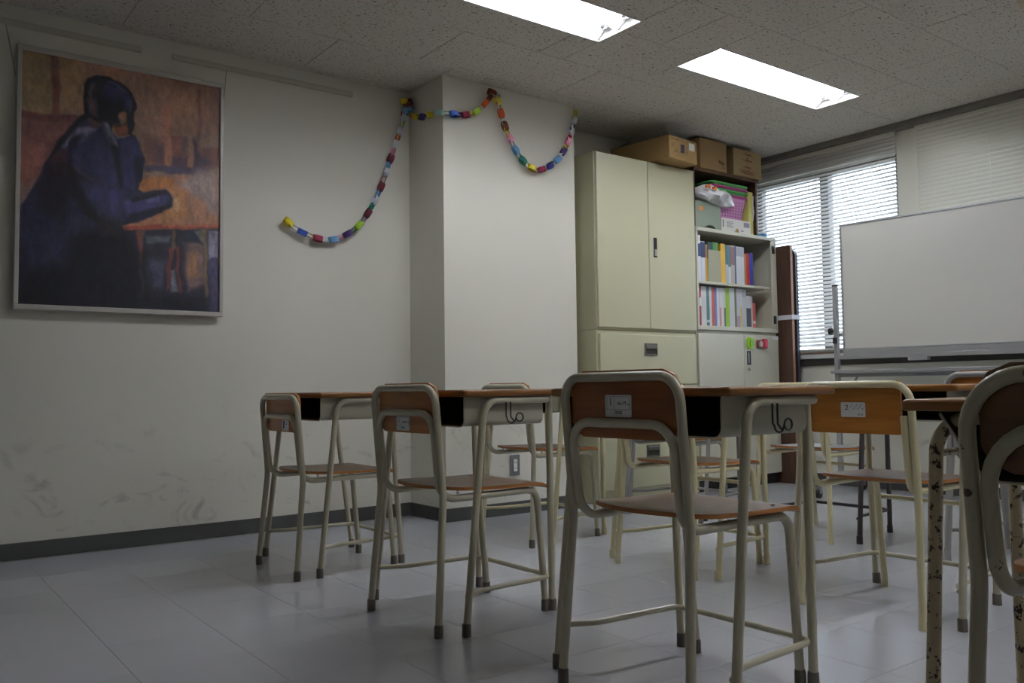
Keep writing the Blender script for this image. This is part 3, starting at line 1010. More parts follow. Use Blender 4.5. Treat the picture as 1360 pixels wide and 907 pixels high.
    lay([(0.724,0.501),(0.757,0.498),(0.776,0.56),(0.735,0.585)], (232,172,108), 0.0150, 1.00)
    lay([(0.474,0.656),(1.001,0.614),(0.998,0.634),(0.475,0.675)], (180,66,48), 0.0042, 1.00)
    lay([(0.688,0.639),(1.001,0.614),(0.997,0.626),(0.688,0.646)], (210,104,72), 0.0033, 1.00)
    lay([(0.442,0.677),(1.002,0.634),(1.003,1.012),(0.459,1.03)], (46,40,60), 0.0050, 1.00)
    lay([(0.932,0.647),(1.002,0.641),(1.002,0.765),(0.941,0.776)], (126,120,146), 0.0083, 1.00)
    lay([(0.941,0.769),(0.998,0.765),(1.0,0.997),(0.945,0.999)], (64,58,98), 0.0100, 1.00)
    lay([(0.806,0.707),(0.921,0.684),(0.929,0.885),(0.831,0.918)], (122,96,96), 0.0183, 1.00)
    lay([(0.833,0.755),(0.874,0.745),(0.886,0.844),(0.837,0.854)], (176,122,76), 0.0183, 1.00)
    lay([(0.608,0.693),(0.731,0.684),(0.724,0.712),(0.609,0.727)], (84,92,104), 0.0100, 1.00)
    lay([(0.629,0.796),(0.719,0.79),(0.7,0.91),(0.634,0.913)], (64,66,96), 0.0208, 1.00)
    lay([(0.737,0.824),(0.766,0.823),(0.774,0.921),(0.733,0.923)], (110,116,134), 0.0083, 1.00)
    lay([(0.771,0.656),(0.878,0.648),(0.922,0.713),(0.856,0.7),(0.781,0.701)], (36,40,60), 0.0067, 1.00)
    lay([(0.862,0.653),(0.895,0.65),(0.917,0.677),(0.91,0.706)], (110,124,120), 0.0058, 0.70)
    lay([(0.565,0.668),(0.607,0.665),(0.587,0.743),(0.593,0.957),(0.574,0.958),(0.56,0.738)], (96,74,60), 0.0058, 1.00)
    lay([(0.558,0.676),(0.582,0.674),(0.584,0.812),(0.56,0.814)], (132,60,56), 0.0058, 1.00)
    lay([(0.738,0.659),(0.759,0.657),(0.758,0.738),(0.74,0.74)], (100,84,56), 0.0050, 1.00)
    lay([(0.729,0.733),(0.754,0.732),(0.736,0.895),(0.712,0.924)], (122,48,46), 0.0050, 1.00)
    lay([(0.762,0.724),(0.778,0.723),(0.798,0.92),(0.783,0.935)], (110,42,44), 0.0050, 1.00)
    lay([(0.895,0.643),(0.929,0.64),(0.945,0.97),(0.925,0.971),(0.916,0.713)], (118,98,68), 0.0050, 1.00)
    lay([(0.586,0.943),(0.947,0.942),(0.95,1.013),(0.59,1.026)], (26,26,46), 0.0208, 1.00)
    lay([(0.286,0.218),(0.387,0.226),(0.457,0.3),(0.539,0.273),(0.593,0.368),(0.584,0.438),(0.554,0.503),(0.583,0.509),(0.698,0.483),(0.736,0.507),(0.736,0.56),(0.686,0.589),(0.572,0.633),(0.482,0.652),(0.491,0.674),(0.559,0.71),(0.59,1.026),(-0.007,1.045),(-0.006,0.715),(0.005,0.61),(0.055,0.541),(0.123,0.423),(0.2,0.315)], (38,36,74), 0.0058, 1.00)
    lay([(0.002,0.772),(0.278,0.696),(0.474,0.661),(0.579,0.778),(0.598,1.026),(-0.007,1.045)], (22,20,36), 0.0417, 1.00)
    lay([(-0.006,0.637),(0.212,0.534),(0.26,0.663),(0.203,0.833),(0.008,0.876)], (34,32,72), 0.0417, 1.00)
    lay([(0.136,0.368),(0.241,0.304),(0.23,0.412),(0.284,0.494),(0.22,0.533),(0.134,0.474)], (70,36,50), 0.0292, 0.85)
    lay([(0.092,0.465),(0.205,0.415),(0.253,0.53),(0.194,0.668),(0.092,0.61)], (34,22,34), 0.0333, 0.80)
    lay([(0.225,0.326),(0.307,0.297),(0.426,0.338),(0.479,0.414),(0.451,0.513),(0.333,0.476),(0.239,0.418)], (44,42,92), 0.0250, 1.00)
    lay([(0.289,0.272),(0.355,0.264),(0.316,0.302),(0.227,0.359),(0.177,0.364)], (86,82,116), 0.0117, 0.80)
    lay([(0.224,0.306),(0.29,0.295),(0.237,0.385),(0.221,0.393)], (28,24,52), 0.0083, 1.00)
    lay([(0.23,0.419),(0.35,0.481),(0.45,0.506),(0.333,0.49),(0.265,0.456)], (90,64,88), 0.0100, 0.60)
    lay([(0.284,0.501),(0.475,0.51),(0.473,0.634),(0.372,0.594),(0.303,0.546)], (48,46,104), 0.0250, 1.00)
    lay([(0.229,0.399),(0.268,0.502),(0.392,0.661),(0.442,0.667),(0.325,0.652),(0.219,0.52)], (24,20,32), 0.0150, 1.00)
    lay([(0.358,0.649),(0.473,0.641),(0.46,0.703),(0.378,0.709)], (60,46,48), 0.0208, 0.70)
    lay([(0.425,0.324),(0.474,0.305),(0.5,0.495),(0.467,0.511)], (22,22,44), 0.0117, 1.00)
    lay([(0.466,0.306),(0.544,0.28),(0.589,0.368),(0.572,0.446),(0.533,0.505),(0.483,0.496)], (42,40,100), 0.0117, 1.00)
    lay([(0.543,0.359),(0.593,0.368),(0.58,0.445),(0.546,0.504)], (26,26,60), 0.0100, 1.00)
    lay([(0.486,0.551),(0.682,0.505),(0.724,0.515),(0.685,0.568),(0.505,0.611)], (50,48,116), 0.0133, 1.00)
    lay([(0.518,0.541),(0.682,0.495),(0.707,0.489),(0.683,0.509),(0.536,0.557)], (28,30,48), 0.0058, 1.00)
    lay([(0.521,0.61),(0.734,0.55),(0.686,0.589),(0.49,0.65)], (22,22,48), 0.0083, 1.00)
    lay([(0.601,0.537),(0.666,0.521),(0.667,0.538),(0.602,0.558)], (76,66,132), 0.0083, 1.00)
    lay([(0.715,0.492),(0.744,0.503),(0.753,0.516),(0.737,0.521)], (206,132,84), 0.0042, 1.00)
    lay([(0.429,0.242),(0.504,0.226),(0.526,0.257),(0.506,0.284),(0.457,0.293)], (132,68,42), 0.0067, 1.00)
    lay([(0.455,0.249),(0.504,0.239),(0.505,0.267),(0.464,0.279)], (156,80,46), 0.0083, 1.00)
    lay([(0.448,0.289),(0.506,0.283),(0.498,0.29),(0.457,0.296)], (116,108,114), 0.0033, 1.00)
    lay([(0.493,0.186),(0.531,0.181),(0.526,0.251),(0.505,0.246)], (50,34,36), 0.0067, 1.00)
    lay([(0.287,0.238),(0.315,0.215),(0.388,0.26),(0.322,0.268)], (96,58,52), 0.0100, 0.80)
    lay([(0.283,0.225),(0.281,0.145),(0.288,0.098),(0.312,0.068),(0.353,0.05),(0.411,0.046),(0.479,0.063),(0.527,0.095),(0.555,0.14),(0.557,0.157),(0.545,0.179),(0.537,0.256),(0.524,0.265),(0.525,0.182),(0.493,0.179),(0.452,0.191),(0.462,0.231),(0.431,0.241),(0.423,0.277),(0.388,0.247),(0.342,0.239),(0.312,0.222)], (30,26,36), 0.0050, 1.00)
    lay([(0.379,0.077),(0.463,0.073),(0.498,0.116),(0.433,0.139),(0.382,0.125)], (46,42,100), 0.0217, 1.00)
    lay([(0.472,0.092),(0.523,0.113),(0.542,0.152),(0.492,0.165)], (40,38,84), 0.0150, 1.00)
    lay([(0.291,0.15),(0.341,0.137),(0.353,0.217),(0.319,0.214)], (104,74,80), 0.0133, 0.80)
    lay([(0.293,0.103),(0.379,0.071),(0.381,0.111),(0.308,0.148)], (50,46,52), 0.0133, 0.80)
    lay([(0.511,0.128),(0.528,0.126),(0.525,0.175),(0.511,0.176)], (72,84,100), 0.0058, 0.60)
    lay([(0.458,0.183),(0.484,0.173),(0.495,0.192),(0.489,0.227),(0.477,0.233),(0.463,0.21)], (152,98,78), 0.0050, 1.00)
    lay([(0.464,0.189),(0.478,0.184),(0.482,0.215),(0.471,0.216)], (186,122,84), 0.0042, 1.00)
    lay([(0.47,0.23),(0.484,0.227),(0.486,0.242),(0.474,0.244)], (214,130,84), 0.0033, 1.00)
    lay([(0.278,0.219),(0.303,0.223),(0.217,0.327),(0.131,0.422),(0.107,0.451),(0.176,0.338)], (34,28,42), 0.0067, 1.00)
    lay([(0.371,0.235),(0.404,0.238),(0.44,0.295),(0.467,0.333),(0.425,0.324),(0.389,0.274)], (74,74,96), 0.0075, 0.80)
    lay([(0.501, 0.181), (0.536, 0.18), (0.533, 0.229), (0.525, 0.282), (0.512, 0.273), (0.507, 0.225)], (30, 26, 36), 0.0050)
    lay([(0.43, 0.228), (0.466, 0.236), (0.503, 0.224), (0.496, 0.237), (0.463, 0.248), (0.437, 0.254)], (44, 30, 34), 0.0070, 0.80)
    lay([(0.306, 0.121), (0.33, 0.084), (0.346, 0.082), (0.324, 0.139), (0.319, 0.201), (0.304, 0.203)], (92, 78, 88), 0.0060, 0.80)
    lay([(0.404, 0.06), (0.454, 0.067), (0.497, 0.095), (0.481, 0.098), (0.438, 0.077), (0.4, 0.071)], (66, 64, 120), 0.0060, 0.80)
    lay([(0.387, 0.24), (0.404, 0.238), (0.444, 0.295), (0.467, 0.326), (0.446, 0.322), (0.415, 0.291)], (96, 94, 118), 0.0050, 0.90)
    lay([(0.256, 0.282), (0.314, 0.265), (0.356, 0.267), (0.315, 0.286), (0.25, 0.316), (0.202, 0.362), (0.194, 0.356)], (104, 98, 128), 0.0080, 0.80)
    # brushwork
    b = (noise(30, 26) - .5) * .20 + (noise(60, 34) - .5) * .20 + (noise(120, 110) - .5) * .18 + (noise(7, 9) - .5) * .22
    img *= (1 + b)[..., None]
    img = img.mean(-1, keepdims=True) * .15 + img * .85
    bl = np.clip((img[..., 2] - img[..., 0]) / 36, 0, 1)[..., None]        # the blues are mixed with black
    wm = np.clip((img[..., 0] - img[..., 2]) / 40, 0, 1)[..., None] * .18
    img = img * (1 - wm) + np.array((176, 140, 124)) * wm
    img = img * (1 - bl) + (img.mean(-1, keepdims=True) * .28 + img * .72) * 1.2 * bl
    img += ((noise(40, 50) - .5) * 10)[..., None] * np.array((1.0, .3, -.6))
    return np.clip(img, 0, 255)


NU, NV = 210, 272
im = paint(NU, NV) / 255.0
lin = np.where(im <= .04045, im / 12.92, ((im + .055) / 1.055) ** 2.4)
cw, ch = PWD - 2 * fw * .8, PHT - 2 * fw
xs = np.linspace(-cw / 2, cw / 2, NU + 1); zs_ = np.linspace(fw + ch, fw, NV + 1)
vx, vz = np.meshgrid(xs, zs_)
co = np.stack([vx.ravel(), np.full(vx.size, -.034), vz.ravel()], -1)
I, J = np.meshgrid(np.arange(NU), np.arange(NV))
q = (J * (NU + 1) + I).ravel()
faces = np.stack([q, q + NU + 1, q + NU + 2, q + 1], -1)
me = bpy.data.meshes.new('canvas')
me.from_pydata(co.tolist(), [], faces.tolist())
ca = me.color_attributes.new('paint', 'FLOAT_COLOR', 'CORNER')
buf = np.ones((NU * NV, 4, 4), np.float32)
buf[..., :3] = lin.reshape(-1, 1, 3)
ca.data.foreach_set('color', buf.ravel())
mp_ = bpy.data.materials.new('oil_paint'); mp_.use_nodes = True
nd, ln = mp_.node_tree.nodes, mp_.node_tree.links
at_ = nd.new('ShaderNodeVertexColor'); at_.layer_name = 'paint'
ln.new(at_.outputs[0], nd['Principled BSDF'].inputs['Base Color'])
nd['Principled BSDF'].inputs['Roughness'].default_value = 0.45
nz_ = nd.new('ShaderNodeTexNoise'); nz_.inputs['Scale'].default_value = 90
bp_ = nd.new('ShaderNodeBump'); bp_.inputs['Strength'].default_value = .25; bp_.inputs['Distance'].default_value = .003
tc_ = nd.new('ShaderNodeTexCoord'); ln.new(tc_.outputs['Object'], nz_.inputs['Vector'])
ln.new(nz_.outputs[0], bp_.inputs['Height']); ln.new(bp_.outputs[0], nd['Principled BSDF'].inputs['Normal'])
me.materials.append(mp_)
obj('canvas', me, None, t)
g = G()
g.tube([(-PWD / 2 - .004, -.016, PHT - .14), (-PWD / 2 - .045, -.010, 2.404 - PZ0)], .0012, 5)
g.tube([(PWD / 2 + .003, -.016, PHT - .14), (PWD / 2 + .022, -.010, 2.404 - PZ0)], .0012, 5)
obj('hanging_wire', g, M_HOOK, t)['kind'] = 'stuff'

# ------------------------------------------------------------------ paper chain
t = thing('paper_chain', 'colourful paper ring garland looped along the wall and pier', 'garland', (2.53, WY, 2.42))
org = Vector((2.53, WY, 2.42))
PAPER = dict(yellow=(222, 204, 40), white=(206, 208, 214), blue=(66, 98, 190), wine=(140, 28, 62), sky=(108, 160, 206), pink=(226, 150, 178), violet=(70, 46, 110),
             teal=(24, 122, 104), lime=(150, 190, 44), maroon=(100, 34, 50), orange=(216, 92, 30), brown=(126, 68, 36), navy=(34, 40, 120), red=(196, 48, 60), green=(70, 150, 60), cream=(222, 206, 160), mint=(150, 184, 170))
ring_cache = {}


def ring_mesh(cn, broad=True):
    cn, key = cn, (cn, broad)
    if key not in ring_cache:
        g = G()
        n = 14
        ra, rb, w = (.0300, .0150, .0155) if broad else (.0330, .0105, .0095)
        A = [[g.bm.verts.new((ra * math.cos(2 * PI * k / n), s * w, rb * math.sin(2 * PI * k / n))) for k in range(n)] for s in (-1, 1)]
        for k in range(n):
            g.bm.faces.new((A[0][k], A[0][(k + 1) % n], A[1][(k + 1) % n], A[1][k]))
        ring_cache[key] = g.mesh('paper_link', mat('paper_' + cn, srgb(*PAPER[cn]), .7), 60)
    return ring_cache[key]


def chain(path, colors, seed):
    rnd = random.Random(seed)
    P = [Vector(p) for p in path]
    # Catmull-Rom through the points
    S = []
    for i in range(len(P) - 1):
        p0, p1, p2, p3 = P[max(i - 1, 0)], P[i], P[i + 1], P[min(i + 2, len(P) - 1)]
        for k in range(16):
            u = k / 16
            S.append(.5 * ((2 * p1) + (p2 - p0) * u + (2 * p0 - 5 * p1 + 4 * p2 - p3) * u * u + (3 * p1 - p0 - 3 * p2 + p3) * u ** 3))
    S.append(P[-1])
    cum = [0]
    for a, b in zip(S[:-1], S[1:]):
        cum.append(cum[-1] + (b - a).length)
    n = len(colors)
    for i, cn in enumerate(colors):
        d = cum[-1] * (i + .5) / n
        k = max(j for j in range(len(cum)) if cum[j] <= d)
        k = min(k, len(S) - 2)
        u = (d - cum[k]) / max(1e-9, cum[k + 1] - cum[k])
        p = S[k].lerp(S[k + 1], u)
        tdir = (S[min(k + 3, len(S) - 1)] - S[max(k - 2, 0)]).normalized()
        nrm = Vector((0, -1, 0)) if abs(tdir.y) < .8 else Vector((-1, 0, 0))
        nrm = (nrm - tdir * nrm.dot(tdir)).normalized()
        side = nrm.cross(tdir)
        # even rings show their broad face, odd rings are turned edge-on
        ang = rnd.uniform(-.35, .35) + (0 if i % 2 == 0 else 1.4 + rnd.uniform(-.25, .2))
        zv = nrm * math.cos(ang) + side * math.sin(ang)
        yv = zv.cross(tdir)
        o = obj('paper_link', ring_mesh(cn, i % 2 == 0), None, t)
        o.matrix_local = Matrix(((tdir.x, yv.x, zv.x, p.x - org.x), (tdir.y, yv.y, zv.y, p.y - org.y), (tdir.z, yv.z, zv.z, p.z - org.z), (0, 0, 0, 1)))


wy = WY - .034
py_ = PY - .034
chain([(1.772, wy, 1.652), (1.842, wy, 1.60), (1.985, wy, 1.562), (2.105, wy, 1.59), (2.225, wy, 1.684), (2.332, wy, 1.866), (2.408, wy, 2.066), (2.460, wy, 2.208), (2.50, wy, 2.335), (2.512, wy, 2.412)],
      ['yellow', 'white', 'blue', 'cream', 'wine', 'white', 'sky', 'pink', 'violet', 'teal', 'lime', 'blue', 'maroon', 'teal', 'white', 'sky', 'maroon', 'pink', 'white', 'sky', 'maroon', 'pink', 'white', 'orange', 'white', 'lime', 'white', 'yellow'], 2)
chain([(2.505, wy, 2.36), (2.512, wy - .02, 2.40), (2.50, wy - .012, 2.425), (2.515, wy - .04, 2.39)], ['red', 'yellow', 'sky', 'pink', 'brown'], 3)
chain([(2.50, wy - .03, 2.37), (2.525, wy - .05, 2.38)], ['sky', 'navy'], 8)
chain([(2.492, wy - .02, 2.425), (2.525, wy - .02, 2.43)], ['yellow', 'pink', 'maroon'], 9)
chain([(2.517, WY - .05, 2.375), (2.517, 4.30, 2.325), (2.517, 4.17, 2.288), (2.520, 4.05, 2.280), (2.57, py_, 2.272), (2.66, py_, 2.28), (2.74, py_, 2.305), (2.81, py_, 2.362), (2.865, py_, 2.43)],
      ['green', 'pink', 'yellow', 'teal', 'violet', 'sky', 'yellow', 'pink', 'mint', 'green', 'blue', 'navy', 'wine', 'yellow', 'lime', 'green', 'orange', 'brown'], 4)
chain([(2.86, py_, 2.452), (2.90, py_ - .01, 2.437)], ['brown', 'white'], 5)
chain([(2.905, py_, 2.43), (2.934, py_, 2.345), (2.985, py_, 2.222), (3.08, py_, 2.093), (3.20, py_, 2.042), (3.34, py_, 2.109), (3.435, py_, 2.227), (3.485, py_, 2.355), (3.515, py_, 2.455)],
      ['yellow', 'white', 'orange', 'white', 'brown', 'yellow', 'pink', 'white', 'sky', 'mint', 'teal', 'cream', 'yellow', 'white', 'wine', 'violet', 'navy', 'yellow', 'sky', 'white', 'violet', 'yellow', 'pink', 'red', 'white', 'navy', 'white', 'yellow'], 6)

# wall socket on the pier
t = thing('wall_socket', 'double power socket in a grey plate low on the pier', 'socket', (3.027, PY, .283))
obj('plate', G().box((-.035, -.008, -.06), (.035, -.0005, .06), .003, 1), mat('socket_grey', srgb(112, 112, 114), .5), t)
g = G().box((-.013, -.0105, -.035), (.013, -.0082, .035), .002, 1)
ins = obj('insert', g, M_WHITE, t)
g = G()
for z in (.016, -.016):
    for x in (-.0045, .0045):
        g.box((x - .001, -.0112, z - .005), (x + .001, -.0106, z + .005))
obj('slots', g, M_BLACK, ins, smooth=0)

# ------------------------------------------------------------------ tall steel cupboard on a drawer unit
CY = 3.985
CX0, CX1 = 3.655, 4.582
CB = WY - .01
Z_LOW, Z_TOP = 1.092, 2.232
t = thing('drawer_cabinet', 'greenish beige steel three-drawer cabinet beneath the tall cupboard', 'cabinet', ((CX0 + CX1) / 2, CY, 0))
hwid = (CX1 - CX0) / 2
obj('body', G().box((-hwid, .018, .0005), (hwid, CB - CY, Z_LOW), .003, 1), M_CAB, t)
for z1 in (1.068, .737, .406):
    z0 = z1 - .325
    d = obj('drawer', G().box((-hwid + .016, 0, z0), (hwid - .016, .0175, z1), .003, 1), M_CAB, t)
    g = G()
    g.box((-.058, -.006, z1 - .135), (.058, .0, z1 - .125)); g.box((-.058, -.006, z1 - .065), (.058, .0, z1 - .055))
    g.box((-.058, -.006, z1 - .125), (-.05, .0, z1 - .065)); g.box((.05, -.006, z1 - .125), (.058, .0, z1 - .065))
    g.box((-.05, -.010, z1 - .092), (.05, .0, z1 - .066), .003, 1)
    h = obj('handle', g, mat('handle_pewter', srgb(122, 118, 110), .35, metal=.6), d, smooth=0)
    h2 = obj('handle_recess', G().box((-.05, -.001, z1 - .125), (.05, -.0002, z1 - .09)), M_CABDARK, d, smooth=0)
t = thing('steel_cupboard', 'tall greenish beige steel cupboard with two doors, beside the pier', 'cupboard', ((CX0 + CX1) / 2, CY, Z_LOW + .001))
zh = Z_TOP - Z_LOW
obj('body', G().box((-hwid, .018, 0), (hwid, CB - CY, zh), .004, 1), M_CAB, t)
cx = 4.122 - (CX0 + CX1) / 2
d1 = obj('door', G().box((-hwid + .006, 0, .014), (cx - .0018, .0175, zh - .008), .004, 1), M_CAB, t)
d2 = obj('door', G().box((cx + .0018, 0, .014), (hwid - .004, .0175, zh - .008), .004, 1), M_CAB, t)
hx, hz = 4.180 - (CX0 + CX1) / 2, 1.652 - Z_LOW
obj('handle', G().box((hx - .016, -.003, hz - .066), (hx + .016, -.0002, hz + .066), .002, 1), M_BLACK, d2)
obj('handle_lever', G().box((hx - .011, -.008, hz - .058), (hx + .011, -.0032, hz - .012), .002, 1), M_CHROME, d2)

# ------------------------------------------------------------------ bookshelf on a two-door base
BX0, BX1 = 4.588, 5.486
BC = (BX0 + BX1) / 2
bw = (BX1 - BX0) / 2
ZB, ZS = 1.118, 1.838
BD = CB - CY
t = thing('base_cupboard', 'warm beige two-door base cupboard under the open bookshelf', 'cupboard', (BC, CY, 0))
obj('plinth', G().box((-bw + .004, .03, .0005), (bw - .004, BD, .075)), M_BLACK, t, smooth=0)
obj('body', G().box((-bw, .018, .0755), (bw, BD, ZB), .003, 1), M_CABW, t)
sx = 5.078 - BC
obj('door', G().box((-bw + .003, 0, .08), (sx - .0015, .0175, ZB - .022), .003, 1), M_CABW, t)
d = obj('door', G().box((sx + .0015, 0, .08), (bw - .002, .0175, ZB - .022), .003, 1), M_CABW, t)
lx = 5.128 - BC
obj('handle', G().box((lx - .022, -.004, .878), (lx + .022, -.0002, .978), .002, 1), M_BLACK, d)
obj('handle_lever', G().box((lx - .013, -.008, .888), (lx - .001, -.0042, .968), .002, 1), M_CHROME, d)
obj('lock', G().tube([(lx - .002, 0, .845), (lx - .002, -.012, .845)], .011, 14), M_CHROME, d)
obj('paper_label', G().box((bw - .075, -.0012, ZB - .052), (bw - .004, -.0002, ZB - .028)), M_LABEL, d, smooth=0)
t = thing('bookshelf', 'open beige steel bookshelf with two rows of books, beside the tall cupboard', 'bookshelf', (BC, CY, ZB + .001))
zh = ZS - ZB
obj('side_panel', G().box((-bw, 0, 0), (-bw + .018, BD, zh), .002, 1), M_CABW, t)
obj('side_panel', G().box((bw - .018, 0, 0), (bw, BD, zh), .002, 1), M_CABW, t)
obj('stile', G().box((bw - .062, .0, .031), (bw - .0185, .012, zh - .0255), .002, 1), M_CABW, t)
obj('back_panel', G().box((-bw + .0185, BD - .012, .03), (bw - .0185, BD, zh - .025)), M_CAB, t, smooth=0)
obj('top_panel', G().box((-bw + .0185, -.001, zh - .025), (bw - .0185, BD, zh), .002, 1), M_CABW, t)
obj('bottom_panel', G().box((-bw + .0185, -.001, 0), (bw - .0185, BD, .03), .002, 1), M_CABW, t)
Z_MID = 1.463
obj('shelf_board', G().box((-bw + .019, .016, Z_MID - ZB - .018), (bw - .064, BD - .013, Z_MID - ZB), .002, 1), M_CABW, t)
obj('shelf_clip', G().box((-.105, .0125, Z_MID - ZB - .022), (-.045, .0158, Z_MID - ZB + .002), .001, 1), M_CAB, t)
for z in (1.745, 1.215):
    obj('hinge', G().box((bw - .055, -.005, z - ZB - .03), (bw - .022, -.0005, z - ZB + .03), .002, 1), M_BLACK, t)
obj('door_catch', G().box((-bw + .0185, -.004, .165), (-bw + .034, .012, .225), .001, 1), M_WHITE, t)
obj('door_catch', G().box((-bw + .0185, -.004, .60), (-bw + .034, .012, .66), .001, 1), M_WHITE, t)


def book(x, z, w, h, col, label, group, depth=.19, band=None, yoff=0.0):
    t = thing('book', label, 'book', (x + w / 2, CY + .055 + yoff, z + .0006), 0, group)
    cn = 'cover_%02x%02x%02x' % tuple(int(c) for c in col)
    m = mat(cn, srgb(*col), .5)
    g = G()
    g.box((-w / 2, 0, 0), (w / 2, .0016, h)); g.box((-w / 2, .0016, 0), (-w / 2 + .0015, depth, h)); g.box((w / 2 - .0015, .0016, 0), (w / 2, depth, h))
    obj('cover', g, m, t, smooth=0)
    obj('pages', G().box((-w / 2 + .0016, .003, .003), (w / 2 - .0016, depth - .004, h - .003)), mat('paper_pages', srgb(224, 218, 204), .8), t, smooth=0)
    if band:
        bc, z0, z1 = band
        obj('spine_band', G().box((-w / 2, -.0008, h * z0), (w / 2, -.0001, h * z1)), mat('cover_%02x%02x%02x' % tuple(bc), srgb(*bc), .5), t, smooth=0)
    return t


up = 'books on the upper bookshelf row'
lo = 'books on the lower bookshelf row'
S0 = 4.612
UP = [(.030, .285, (196, 196, 200), 'pale grey book at the left end of the upper shelf', ((120, 118, 130), .6, 1)),
      (.026, .29, (214, 214, 220), 'white book with dark blue top, second on the upper shelf', ((40, 62, 120), .62, .98)),
      (.030, .29, (206, 208, 216), 'white book with navy upper spine, third on the upper shelf', ((30, 38, 78), .6, .98)),
      (.016, .27, (198, 152, 50), 'thin yellow book standing left of the beige file box', ((150, 110, 70), .66, .98))]
x = S0
KW = 1.47
for w, h, c, lb, bd in UP:
    w *= KW
    book(x, Z_MID, w, h, c, lb, up, band=bd); x += w + .0015
# beige file box with a slanted front, two books in it
t = thing('file_box', 'beige slant-cut file box among the books on the upper shelf', 'file box', (x, CY + .05, Z_MID + .0006))
fbw = .140
out = [(0, 0), (.2, 0), (.2, .27), (.07, .27), (0, .16)]
for xx in (0, fbw - .003):
    obj('side_panel', G().prism([(u, v) for u, v in out], xx, xx + .003, 'x'), mat('file_beige', srgb(164, 160, 134), .6), t, smooth=0)
obj('front_panel', G().box((.0031, 0, 0), (fbw - .0031, .003, .235)), MATS['file_beige'], t, smooth=0)
obj('bottom_panel', G().box((.0031, .0031, 0), (fbw - .0031, .2, .003)), MATS['file_beige'], t, smooth=0)
book(x + .008, Z_MID + .0035, .050, .288, (44, 66, 74), 'dark slate book standing in the beige file box', up, .17, None, .005)
book(x + .062, Z_MID + .0035, .060, .292, (70, 128, 58), 'green book standing in the beige file box', up, .17, None, .005)
x += fbw + .003
for w, h, c, lb, bd in [(.034, .292, (226, 176, 44), 'bright yellow book right of the beige file box', None),
                        (.020, .285, (188, 198, 200), 'pale book with teal top, right of the yellow book', ((74, 118, 124), .5, 1)),
                        (.020, .285, (206, 210, 212), 'white book with slate top in the middle of the upper shelf', ((96, 116, 130), .45, .98)),
                        (.028, .288, (196, 176, 158), 'beige pink book on the upper shelf', ((150, 108, 98), .5, .96)),
                        (.010, .29, (44, 88, 140), 'thin blue book between pale books on the upper shelf', None),
                        (.062, .285, (212, 212, 216), 'thick white binder on the upper shelf', ((170, 170, 178), .75, .97)),
                        (.016, .24, (186, 120, 66), 'short orange-brown book beside the red one', None),
                        (.024, .245, (176, 44, 40), 'red book on the upper shelf', None),
                        (.026, .25, (42, 60, 160), 'royal blue book at the right end of the upper shelf', None)]:
    w *= KW
    book(x, Z_MID, w, h, c, lb, up, band=bd); x += w + .0015
x = S0
ZL = ZB + .031
for w, h, c, lb, bd in [(.018, .285, (196, 188, 196), 'pale lilac book at the left end of the lower shelf', ((130, 100, 160), 0, .7)),
                        (.018, .284, (150, 118, 172), 'purple book second on the lower shelf', ((200, 196, 200), .72, 1)),
                        (.018, .286, (146, 34, 52), 'dark red book on the lower shelf', None),
                        (.040, .282, (212, 208, 206), 'thick white book right of the dark red one', None),
                        (.022, .285, (72, 118, 120), 'teal book on the lower shelf', ((190, 200, 200), .1, .16)),
                        (.018, .286, (212, 212, 210), 'white book right of the teal book', None),
                        (.024, .284, (180, 78, 62), 'brick red book on the lower shelf', None),
                        (.014, .282, (86, 122, 190), 'thin light blue book on the lower shelf', None),
                        (.020, .284, (216, 212, 212), 'white book right of the thin light blue one', None),
                        (.014, .28, (206, 140, 142), 'thin pink book with white upper half', ((214, 210, 210), .5, 1)),
                        (.022, .284, (214, 212, 210), 'white book left of the lime green one', None),
                        (.010, .28, (70, 96, 84), 'thin dark green book left of the lime green one', ((210, 210, 208), .5, 1)),
                        (.034, .288, (148, 184, 44), 'lime green book in the middle of the lower shelf', None),
                        (.040, .288, (214, 214, 220), 'thick white book right of the lime green one', None),
                        (.016, .288, (110, 120, 66), 'thin olive book on the lower shelf', None),
                        (.028, .286, (204, 200, 212), 'pale lavender book on the lower shelf', ((176, 150, 176), 0, .3)),
                        (.014, .286, (216, 200, 110), 'thin pale yellow book on the lower shelf', ((214, 212, 206), .55, 1)),
                        (.036, .284, (196, 198, 204), 'pale grey thick book near the right end of the lower shelf', ((170, 172, 182), .8, .95)),
                        (.040, .24, (206, 206, 206), 'short white book with dark lower half', ((84, 82, 92), .05, .62)),
                        (.012, .236, (196, 194, 192), 'thin short white book near the right end of the lower shelf', None),
                        (.024, .19, (196, 88, 84), 'short red book at the right end of the lower shelf', ((214, 196, 190),   .2, .3))]:
    w *= 1.36
    book(x, ZL, w, h, c, lb, lo, band=bd); x += w + .0012

# ------------------------------------------------------------------ dark open box on top of the bookshelf and what it holds
OX0, OX1, OZ0, OZ1 = 4.595, 5.300, ZS + .001, 2.262
t = thing('open_shelf_box', 'dark walnut open shelf box on top of the bookshelf', 'shelf', (OX0, CY + .02, OZ0))
ow = OX1 - OX0; oh = OZ1 - OZ0
obj('side_panel', G().box((0, 0, 0), (.016, .36, oh - .0225)), M_DARKWOOD, t, smooth=0)
obj('side_panel', G().box((ow - .016, 0, 0), (ow, .36, oh - .0225)), M_DARKWOOD, t, smooth=0)
obj('top_panel', G().box((0, -.01, oh - .022), (ow + .01, .36, oh), .002, 1), M_DARKWOOD, t)
obj('back_panel', G().box((.0165, .35, 0), (ow - .0165, .36, oh - .0225)), M_DARKWOOD, t, smooth=0)
Yf = CY + .025
